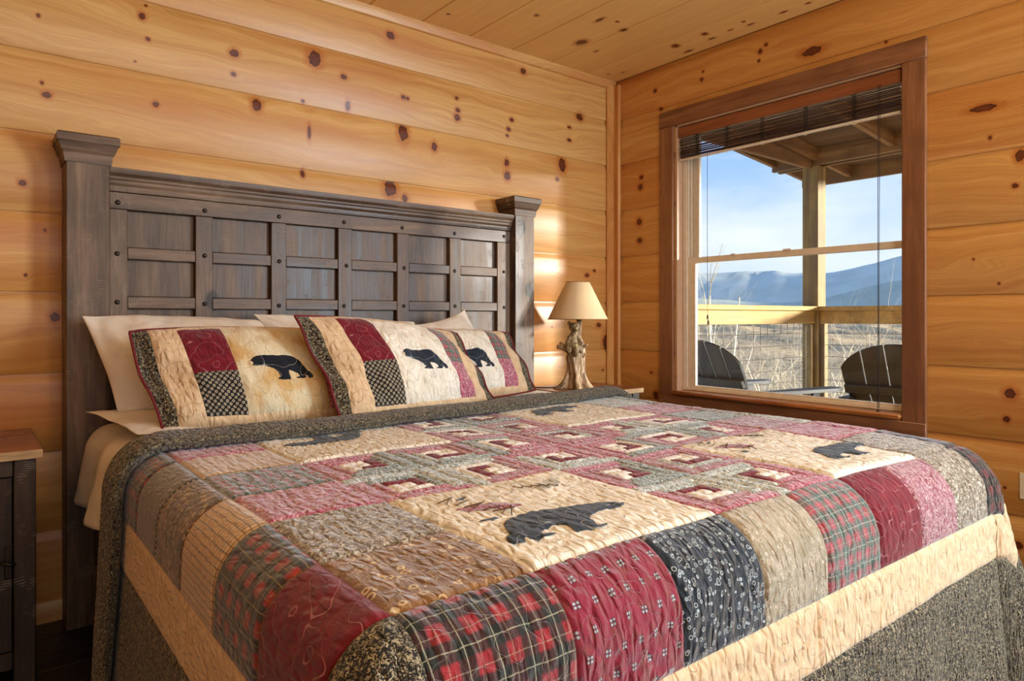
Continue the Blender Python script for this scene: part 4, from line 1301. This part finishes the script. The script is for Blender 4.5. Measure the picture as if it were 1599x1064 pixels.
# ================================================================ LAMP
LX, LY, LZ = -.548, -.235, .6685
lamp = empty('table_lamp', (LX, LY, LZ), 'cream shade table lamp with a bear cub climbing a carved tree trunk base', 'lamp')
lamp.rotation_euler = (0, 0, -math.radians(38.6))
def trunk_mat():
    g = G('carved_driftwood')
    s = g.sep(g.obj())
    th = g.math('ARCTAN2', s[1], s[0])
    v = g.comb(g.math('MULTIPLY', th, 2.2), g.math('MULTIPLY', s[2], 5.0), 0)
    n = g.noise(v, 3.2, 5, .65, .6)
    c = g.ramp(n, [(.34, lin(60, 40, 26)), (.47, lin(140, 108, 76)), (.58, lin(196, 170, 132)), (.74, lin(226, 210, 178))])
    g.bsdf(c, .55, g.bump(n, .6, .006))
    return g.m
M_TRUNK = trunk_mat()
def fur():
    g = G('carved_bear_resin')
    n = g.noise(g.obj(), 90, 4, .6)
    n2 = g.noise(g.obj(), 16, 2)
    c = g.ramp(n, [(.35, lin(84, 66, 42)), (.55, lin(140, 118, 80)), (.7, lin(184, 162, 120))])
    c = g.mix(g.smooth(n2, .45, .7, 0, .35), c, lin(90, 74, 50))
    g.bsdf(c, .6, g.bump(n, .7, .004))
    return g.m
M_FUR = fur()
# trunk: flared root lobes at the foot, narrowing upwards
seg, rows = 72, 60
V_, F_ = [], []
rl = random.Random(5)
lob = [(rl.uniform(0, 1), k) for k in range(6)]
for j in range(rows + 1):
    z = .362 * j / rows
    t = z / .362
    for i in range(seg):
        th = 2 * PI * i / seg
        flare = math.exp(-z / .055)
        r = .034 + .004 * math.sin(3 * th + 9 * z) - .006 * t
        r += flare * (.018 + .062 * (0.5 + 0.5 * math.cos(5 * th + .9 + 4 * z)) ** 1.6)
        r += .010 * math.exp(-((z - .17) / .05) ** 2)
        if z > .22: r *= 1 - .62 * min(1, (z - .22) / .05)
        r *= 1 + .11 * math.sin(11 * th + 14 * z) * (.6 + .4 * flare) + .05 * math.sin(23 * th - 20 * z)
        cx = .004 * math.sin(z * 20) + .022 * max(0, min(1, (z - .16) / .08))
        V_.append((cx + r * 1.05 * math.cos(th), r * .9 * math.sin(th), z))
for j in range(rows):
    for i in range(seg):
        i2 = (i + 1) % seg
        F_.append((j * seg + i, j * seg + i2, (j + 1) * seg + i2, (j + 1) * seg + i))
F_.append(tuple(range(seg))[::-1]); F_.append(tuple(rows * seg + i for i in range(seg)))
tr = MB().add(V_, F_).build('trunk_base', M_TRUNK, lamp, True, world=False)
br = MB()
br.tube([(-.018, 0, .190), (-.045, -.004, .205), (-.070, -.002, .214), (-.094, 0, .218)], [.020, .016, .013, .011], 10)
br.tube([(-.052, -.004, .212), (-.070, -.008, .232), (-.078, -.006, .240)], [.010, .009, .007], 8)
br.build('branch_stub', M_TRUNK, tr, True, world=False)
MB().tube([(.020, -.005, .205), (.038, -.014, .214), (.058, -.018, .224), (.066, -.018, .232)], [.013, .010, .007, .005], 8).build('branch_stub', M_TRUNK, tr, True, world=False)
MB().tube([(.024, -.006, .155), (.044, -.012, .162), (.056, -.012, .178), (.050, -.012, .186)], [.006, .005, .004, .003], 7).build('branch_stub', M_TRUNK, tr, True, world=False)
# bear cub: one continuous body
bb = MB()
def cap(a, b, r0, r1, n=7):
    a, b = Vector(a), Vector(b)
    for k in range(n + 1):
        t = k / n
        bb.ball(a.lerp(b, t), r0 + (r1 - r0) * t, sub=2)
cap((-.020, -.034, .222), (-.010, -.036, .270), .031, .024)        # trunk of the body
bb.ball((-.024, -.036, .226), .035, .95, .95, 1.0, 2)
bb.ball((-.006, -.046, .320), .0275, 1.04, 1, .93, 3)                  # head
cap((-.004, -.064, .313), (-.003, -.082, .306), .0135, .0088, 4)    # muzzle
bb.ball((-.031, -.044, .342), .0115, 1, .6, 1, 2); bb.ball((.018, -.044, .344), .0115, 1, .6, 1, 2)
cap((-.004, -.038, .296), (-.008, -.038, .276), .017, .021, 3)      # neck
cap((.014, -.040, .268), (.034, -.040, .240), .0125, .0095); cap((.034, -.040, .240), (.030, -.038, .222), .0095, .009, 3)   # right arm round the trunk
cap((-.030, -.046, .268), (-.044, -.050, .236), .0125, .0100); cap((-.044, -.050, .236), (-.040, -.050, .222), .0100, .009, 3)
cap((-.008, -.052, .226), (.002, -.066, .200), .021, .0150); cap((.002, -.066, .200), (.000, -.062, .176), .0150, .0110, 4)    # near hind leg
cap((-.036, -.046, .218), (-.034, -.060, .196), .018, .0120); cap((.012, -.040, .214), (.030, -.044, .196), .017, .0110)
bear = bb.build('bear_cub', M_FUR, lamp, True, world=False)
bear['label'] = 'carved bear cub hugging the trunk'
rm = bear.modifiers.new('skin', 'REMESH'); rm.mode = 'VOXEL'; rm.voxel_size = .0022; rm.use_smooth_shade = True
sm = bear.modifiers.new('soft', 'SMOOTH'); sm.factor = .5; sm.iterations = 4
fc = MB()
fc.ball((-.003, -.0908, .308), .0046, 1.2, .7, .8, 2)
fc.build('nose', M_CORD, bear, True, world=False)
ey = MB(); ey.ball((-.0155, -.0700, .3265), .0032, sub=2); ey.ball((.0060, -.0705, .3265), .0032, sub=2)
ey.build('eyes', M_CORD, bear, True, world=False)
# neck, harp, socket
MB().lathe([(0, .352), (.012, .352), (.014, .358), (.008, .364), (.008, .392), (.016, .396), (.016, .432), (.010, .436), (0, .436)], (.022, 0, 0), 20).build('socket', M_IRON, lamp, True, world=False)
MB().tube([(.022 + .035 * math.sin(PI * t / 12), 0, .392 + .150 * (1 - math.cos(PI * t / 12)) / 2) for t in range(13)], .0014, 6).build('harp', M_IRON, lamp, True, world=False)
MB().tube([(.022 - .035 * math.sin(PI * t / 12), 0, .392 + .150 * (1 - math.cos(PI * t / 12)) / 2) for t in range(13)], .0014, 6).build('harp', M_IRON, lamp, True, world=False)
def shade_mat():
    g = G('cream_lamp_shade')
    n = g.noise(g.obj(), 500, 1)
    b = g.bsdf(lin(236, 214, 172), .8, g.bump(n, .1, .001))
    t = g.new('ShaderNodeBsdfTranslucent'); t.inputs[0].default_value = (*lin(240, 214, 164), 1)
    m = g.new('ShaderNodeMixShader'); m.inputs[0].default_value = .25
    g.t.links.new(b.outputs[0], m.inputs[1]); g.t.links.new(t.outputs[0], m.inputs[2]); g.t.links.new(m.outputs[0], g.out.inputs[0])
    return g.m
sx = .016
SZ0, SZ1 = .362, .556
shade = MB().lathe([(.157, SZ0), (.062, SZ1), (.0605, SZ1), (.1555, SZ0), (.157, SZ0)], (sx, 0, 0), 64).build('lamp_shade', shade_mat(), lamp, True, world=False)
autosmooth(shade, 50)
for r, z in ((.157, SZ0), (.062, SZ1)):
    MB().tube([(sx + r * math.cos(2 * PI * k / 48), r * math.sin(2 * PI * k / 48), z) for k in range(48)], .0022, 6, closed=True).build('shade_trim', plain('shade_trim_tape', lin(150, 110, 64), .8), shade, True, world=False)
sp = MB()
for k in range(3):
    a = 2 * PI * k / 3
    sp.tube([(sx, 0, .543), (sx + .0615 * math.cos(a), .0615 * math.sin(a), .551)], .0011, 5)
sp.lathe([(0, .540), (.006, .541), (.006, .547), (.003, .552), (.005, .558), (0, .563)], (sx, 0, 0), 12)
sp.build('spider_finial', M_IRON, shade, True, world=False)
cord = MB().tube([(LX - .03, LY + .035, .674), (LX - .06, LY + .075, .672), (LX - .11, LY + .09, .6715), (LX - .15, LY + .13, .6715), (LX - .165, LY + .185, .6715), (LX - .160, -.022, .66), (LX - .160, -.016, .45), (LX - .15, -.02, .15)], .0028, 7)
cord.build('power_cord', M_CORD, lamp, True)
# ================================================================ THE PORCH
DZ = -.06
M_RAFT = wood('shaded_rafter_lumber', lin(84, 58, 34), lin(132, 96, 58), lin(166, 126, 80), 'x', .75, scale=.6)  # same darkened tone as the beams, shade under the roof put in
deck = empty('porch_deck', (1.5, -2, DZ), kind='structure')
y = .36; 
while y > -4.6:
    MB().box(.155, 2.80, y - .138, y, DZ - .03, DZ, .003).build('deck_board', M_DECK, deck)
    y -= .144
MB().box(.155, 2.80, -4.7, .36, DZ - .25, DZ - .031).build('deck_frame', M_DECKY, deck)

PXO, PYO = 2.71, .12            # outer deck corner: rail planes
pr = empty('porch', (2.8, .2, DZ), 'treated lumber porch frame with corner post, beams and roof boards outside the window', 'porch')
part(MB().box(PXO - .01, PXO + .13, PYO, PYO + .14, DZ, 2.36, .004), 'post', M_DECKZ, pr)
part(MB().box(PXO - .01, PXO + .13, -4.2, -4.06, DZ, 2.36, .004), 'post', M_DECKZ, pr)
# beams on the post
part(MB().box(PXO - .012, PXO + .030, -4.6, .55, 2.362, 2.50, .003), 'beam', M_DECKY, pr)
part(MB().box(PXO + .090, PXO + .132, -4.6, .55, 2.362, 2.50, .003), 'beam', M_DECKY, pr)
part(MB().box(.155, PXO - .015, PYO + .05, PYO + .09, 2.335, 2.475, .003), 'beam', M_RAFT, pr)
# sloping rafters and roof boards
def slope(x): return 2.80 - (x - .155) * .118
for yy in (.50, .12, -.50, -1.12, -1.74, -2.36, -2.98, -3.6, -4.22):
    x0, x1 = .158, 3.32
    m_ = MB().add([(x0, yy, slope(x0) - .14), (x1, yy, slope(x1) - .09), (x1, yy, slope(x1)), (x0, yy, slope(x0)),
                   (x0, yy + .04, slope(x0) - .14), (x1, yy + .04, slope(x1) - .09), (x1, yy + .04, slope(x1)), (x0, yy + .04, slope(x0))],
                  [(0, 1, 2, 3), (4, 7, 6, 5), (0, 4, 5, 1), (1, 5, 6, 2), (2, 6, 7, 3), (3, 7, 4, 0)])
    # keep the rafters clear of the beams: they sit on them
    m_.build('rafter', M_RAFT, pr)
x = .158
while x < 3.34:
    xb = min(x + .138, 3.345)
    MB().add([(x, -4.7, slope(x) + .001), (xb, -4.7, slope(xb) + .001), (xb, -4.7, slope(xb) + .022), (x, -4.7, slope(x) + .022),
              (x, .60, slope(x) + .001), (xb, .60, slope(xb) + .001), (xb, .60, slope(xb) + .022), (x, .60, slope(x) + .022)],
             [(0, 1, 2, 3), (4, 7, 6, 5), (0, 4, 5, 1), (1, 5, 6, 2), (2, 6, 7, 3), (3, 7, 4, 0)]).build('roof_board', M_ROOF, pr)
    x = xb + .003
part(MB().box(3.325, 3.36, -4.7, .60, slope(3.32) - .125, slope(3.32) + .02, .003), 'fascia', M_DECKY, pr)

def rail_run(label, horiz, a, b, c, face):
    """horiz 'x' or 'y'; run from a to b; plane at c; face = direction of the room side (-1)"""
    r = empty('porch_rail', ((a + b) / 2, c, DZ) if horiz == 'x' else (c, (a + b) / 2, DZ), label, 'railing', 'porch railings')
    def bx(t0, t1, n0, n1, z0, z1, name, mat, ch=.003):
        m_ = MB()
        if horiz == 'x': m_.box(t0, t1, c + n0, c + n1, z0, z1, ch)
        else: m_.box(c + n0, c + n1, t0, t1, z0, z1, ch)
        return part(m_, name, mat, r)
    bx(a, b, -.030, .105, 1.095, 1.133, 'cap_rail', M_DECK)
    bx(a, b, -.002, .034, .985, 1.094, 'top_rail', M_DECK)
    bx(a, b, .000, .036, .02, .11, 'bottom_rail', M_DECK)
    # hog-wire mesh: every wire of its own
    p = .1016
    t = a + .03
    while t < b - .01:
        w = MB()
        P0 = (t, c + .040, .03) if horiz == 'x' else (c + .040, t, .03)
        P1 = (t, c + .040, 1.05) if horiz == 'x' else (c + .040, t, 1.05)
        w.tube([P0, P1], .0024, 5).build('wire', M_WIRE, r)
        t += p
    z = .09
    while z < 1.0:
        P0 = (a, c + .0445, z) if horiz == 'x' else (c + .0445, a, z)
        P1 = (b, c + .0445, z) if horiz == 'x' else (c + .0445, b, z)
        MB().tube([P0, P1], .0024, 5).build('wire', M_WIRE, r)
        z += p
    return r
rail_run('treated wood and wire railing across the end of the porch, left of the corner post', 'x', .16, PXO - .012, PYO + .03, -1)
r2 = rail_run('treated wood and wire railing along the front of the porch, right of the corner post', 'y', -4.05, PYO - .003, PXO + .02, -1)
# nailer boards either side of the post below the cap
part(MB().box(PXO - .050, PXO - .012, PYO + .035, PYO + .120, DZ, .984, .003), 'nailer', M_DECKZ, pr)
part(MB().box(PXO + .020, PXO + .085, PYO - .040, PYO - .003, DZ, .984, .003), 'nailer', M_DECKZ, pr)

# ================================================================ PORCH CHAIRS
def adirondack(loc, rz, label):
    c = empty('adirondack_chair', loc, label, 'chair', 'fan-back porch chairs')
    c.rotation_euler = (0, 0, rz)            # faces local +x
    M = M_ADIR
    def loc_part(mb, name, ang=40): 
        return autosmooth(mb.build(name, M, c, world=False), ang)
    # back: seven slats fanned, rounded together at the top
    lean = math.radians(25)
    R_ = Matrix.Translation((-.02, 0, .36)) @ Matrix.Rotation(-lean, 4, 'Y')
    n = 5
    for k in range(n):
        s0, s1 = (k - n / 2) * .098 + .004, (k + 1 - n / 2) * .098 - .004      # at the foot
        t0, t1 = (k - n / 2) * .130 + .005, (k + 1 - n / 2) * .130 - .005      # at the shoulder
        def top(s): return .40 + .245 * math.sqrt(max(0, 1 - (s / .345) ** 2))
        K = 6
        left = [(s0, -.03), (t0 * .96 + s0 * .04, .40)]
        right = [(s1, -.03), (t1 * .96 + s1 * .04, .40)]
        pts = [left[0], right[0], right[1]]
        for q in range(K + 1):
            s = t1 + (t0 - t1) * q / K
            pts.append((s, max(.405, top(s))))
        pts.append(left[1])
        m_ = MB()
        m_.prism([(p[0], p[1]) for p in pts], 'x', -.009, .009, R_)
        loc_part(m_, 'back_slat')
    for zc, w in ((.12, .25), (.36, .31)):
        loc_part(MB().box(-.040, -.0095, -w, w, zc - .028, zc + .028, .004, R_), 'back_brace')
    # seat
    for k in range(6):
        x0 = .02 + k * .082
        z0 = .345 + .0 + .018 * k / 5 * 1.5
        loc_part(MB().box(x0, x0 + .074, -.25, .25, z0, z0 + .018, .003), 'seat_slat')
    for sy in (-1, 1):
        loc_part(MB().box(.03, .50, sy * .255, sy * .280, .27, .344, .003), 'side_rail')
        loc_part(MB().box(.44, .51, sy * .282, sy * .306, 0, .598, .003), 'leg')
        m_ = MB().add([(-.16, sy * .255, 0), (-.10, sy * .255, 0), (.10, sy * .255, .30), (.02, sy * .255, .32), (-.16, sy * .280, 0), (-.10, sy * .280, 0), (.10, sy * .280, .30), (.02, sy * .280, .32)],
                      [(0, 1, 2, 3), (4, 7, 6, 5), (0, 4, 5, 1), (1, 5, 6, 2), (2, 6, 7, 3), (3, 7, 4, 0)])
        loc_part(m_, 'leg')
        loc_part(MB().box(-.17, -.13, sy * .256, sy * .279, 0.001, .599, .003), 'arm_support')
        # paddle-shaped arm
        prof = [(-.24, .030), (-.05, .038), (.25, .062), (.58, .070), (.65, .060), (.685, .030), (.692, 0), (.685, -.030), (.65, -.052), (.58, -.055), (.25, -.048), (-.05, -.036), (-.24, -.032)]
        loc_part(MB().prism([(p[0], sy * (.300 + p[1])) for p in prof], 'z', .600, .622), 'arm')
    return c
adirondack((1.01, -.135, DZ + .001), math.radians(-12), 'charcoal fan-back porch chair seen from behind at the left of the window')
adirondack((1.30, -1.17, DZ + .001), math.radians(4), 'charcoal fan-back porch chair with its back close to the window, at the right')

# ================================================================ LANDSCAPE
def terrain(name, fn, x0, x1, y0, y1, n, mat, label, cat, kind=None):
    xs = np.linspace(x0, x1, n); ys = np.linspace(y0, y1, n)
    X, Y = np.meshgrid(xs, ys)
    Z = fn(X, Y)
    V = np.stack([X, Y, Z], -1).reshape(-1, 3)
    i = np.arange(n * (n - 1)).reshape(n - 1, n)[:, :-1].ravel()
    F = np.stack([i, i + 1, i + n + 1, i + n], -1)
    me = bpy.data.meshes.new(name)
    me.from_pydata(V.tolist(), [], F.tolist())
    o = link_mesh(name, me, mat, None, True)
    return tag(o, label, cat, None, kind)
def hill_mat(name, stops, scale, rough=1.0):
    g = G(name)
    n = g.noise(g.pos(), scale, 8, .65)
    g.bsdf(g.ramp(n, stops), rough, Specular_IOR_Level=.1)
    return g.m
M_FARHILL = hill_mat('hazed_far_ridge', [(.35, lin(212, 214, 190)), (.6, lin(228, 230, 208))], .004)  # pale tones put distance haze into the ridge colour
M_MIDHILL = hill_mat('hazed_near_ridge', [(.35, lin(190, 194, 168)), (.6, lin(212, 214, 188))], .008)  # haze again in the colour, less pale than the far ridge
M_WOODS = hill_mat('winter_woodland', [(.34, lin(112, 98, 68)), (.45, lin(190, 160, 114)), (.55, lin(228, 196, 150)), (.66, lin(176, 164, 112))], .30)
def polar(az, d): return (cam.location.x + d * math.sin(az), cam.location.y + d * math.cos(az))
def ridge(name, d0, prof, mat, label, base=-150, depth=900):
    """mountain ridge: crest profile (azimuth deg, height m) at distance d0, sloping towards and away"""
    az = np.radians(np.linspace(prof[0][0], prof[-1][0], 160))
    hh = np.interp(np.degrees(az), [p[0] for p in prof], [p[1] for p in prof])
    hh = hh + d0 * .0022 * fbm(np.degrees(az) * 1.2, az * 0 + .3, 91, 4) * 2
    V, n = [], 14
    for k in range(n):
        t = k / (n - 1) * 2 - 1                # -1 near foot, 0 crest, 1 far foot
        d = d0 + t * depth
        z = base + (hh - base) * (1 - abs(t) ** 1.3)
        jit = depth * .25 * fbm(np.degrees(az) * .7, az * 0 + k * .5, 55, 3) * (1 - abs(t))
        V.append(np.stack([cam.location.x + (d + jit * (t < 0)) * np.sin(az), cam.location.y + (d + jit * (t < 0)) * np.cos(az), z], -1))
    V = np.stack(V)
    m_ = V.shape[1]
    i = np.arange(n * m_).reshape(n, m_)[:-1, :-1].ravel()
    F = np.stack([i, i + m_, i + m_ + 1, i + 1], -1)
    me = bpy.data.meshes.new(name)
    me.from_pydata(V.reshape(-1, 3).tolist(), [], F.tolist())
    return tag(link_mesh(name, me, mat, None, True), label, 'mountain')
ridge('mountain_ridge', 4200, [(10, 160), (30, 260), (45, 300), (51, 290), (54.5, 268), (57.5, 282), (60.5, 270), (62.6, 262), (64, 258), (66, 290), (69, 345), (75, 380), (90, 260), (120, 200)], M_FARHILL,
      'pale blue mountain ridge on the horizon beyond the porch', base=-200, depth=1500)
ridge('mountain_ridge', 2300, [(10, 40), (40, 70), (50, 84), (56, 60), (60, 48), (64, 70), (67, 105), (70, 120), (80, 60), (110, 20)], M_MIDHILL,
      'lower hazy ridge in front of the pale blue one', base=-120, depth=700)
terrain('wooded_slope', lambda X, Y: -1.4 - .20 * (X - 3) * (X < 60) - 11.4 * (X >= 60) - .0006 * np.maximum(X - 60, 0) + .5 * fbm(X * .5, Y * .5, 3, 4) + np.clip((X - 70) / 400, 0, 1) * 8 * fbm(X * .02, Y * .02, 8, 4) * 2,
        2.9, 1500, -700, 1300, 240, M_WOODS, 'brown winter woodland falling away below the porch', 'hillside', 'stuff')

def bare_tree(x, y, z0, h, seed, label, lean=0.0, r0=.045, levels=3, group='bare trees below the porch'):
    r = random.Random(seed)
    m_ = MB()
    def grow(p, d, L, rad, lev):
        pts = [p]; rr = [rad]
        n = 5
        q = p.copy(); dd = d.copy()
        for k in range(n):
            dd = (dd + Vector((r.uniform(-.13, .13), r.uniform(-.13, .13), .03))).normalized()
            q = q + dd * (L / n)
            pts.append(q.copy()); rr.append(rad * (1 - .75 * (k + 1) / n))
        m_.tube(pts, rr, 5 if lev > 1 else 4)
        if lev > 0:
            for k in range(r.randint(3, 5)):
                i = r.randint(1, n - 1)
                a = r.uniform(0, 2 * PI)
                side = Vector((math.cos(a), math.sin(a), r.uniform(.1, .9))).normalized()
                grow(pts[i], (dd * .5 + side * .8).normalized(), L * r.uniform(.35, .6), rr[i] * .6, lev - 1)
    grow(Vector((x, y, z0)), Vector((lean, 0, 1)).normalized(), h, r0, levels)
    o = m_.build('bare_tree', M_BARK)
    return tag(o, label, 'tree', group)
bare_tree(5.3, 2.9, -1.7, 3.05, 1, 'tall bare sapling reaching above the end railing, nearer the house', .02, .055)
bare_tree(5.55, 2.95, -1.7, 3.1, 2, 'second bare sapling forking above the end railing', .10, .045)
spots = [(4.6, .9), (5.4, .7), (6.2, 1.2), (5.0, 1.6), (6.8, .4), (7.6, 1.8), (6.0, 2.2), (8.6, .9), (7.2, 2.9), (9.6, 2.2), (8.2, -.3), (10.5, .4), (9.2, 3.6), (11.8, 1.6), (7.9, .9), (10.2, -1.0), (12.2, 3.0), (6.5, -.3), (8.4, 4.6), (4.2, 1.3), (4.9, 2.4), (5.8, .1), (5.6, 1.9), (6.9, 3.4), (7.0, 1.3), (4.4, .3)]
for k, (x_, y_) in enumerate(spots):
    bare_tree(x_, y_, -1.8 - .18 * (x_ - 3), 1.95 + .20 * (x_ - 3) + .5 * ((k * 37) % 5) / 5, 30 + k, 'low bare winter tree in the tangle of branches behind the porch wire', .0, .042)
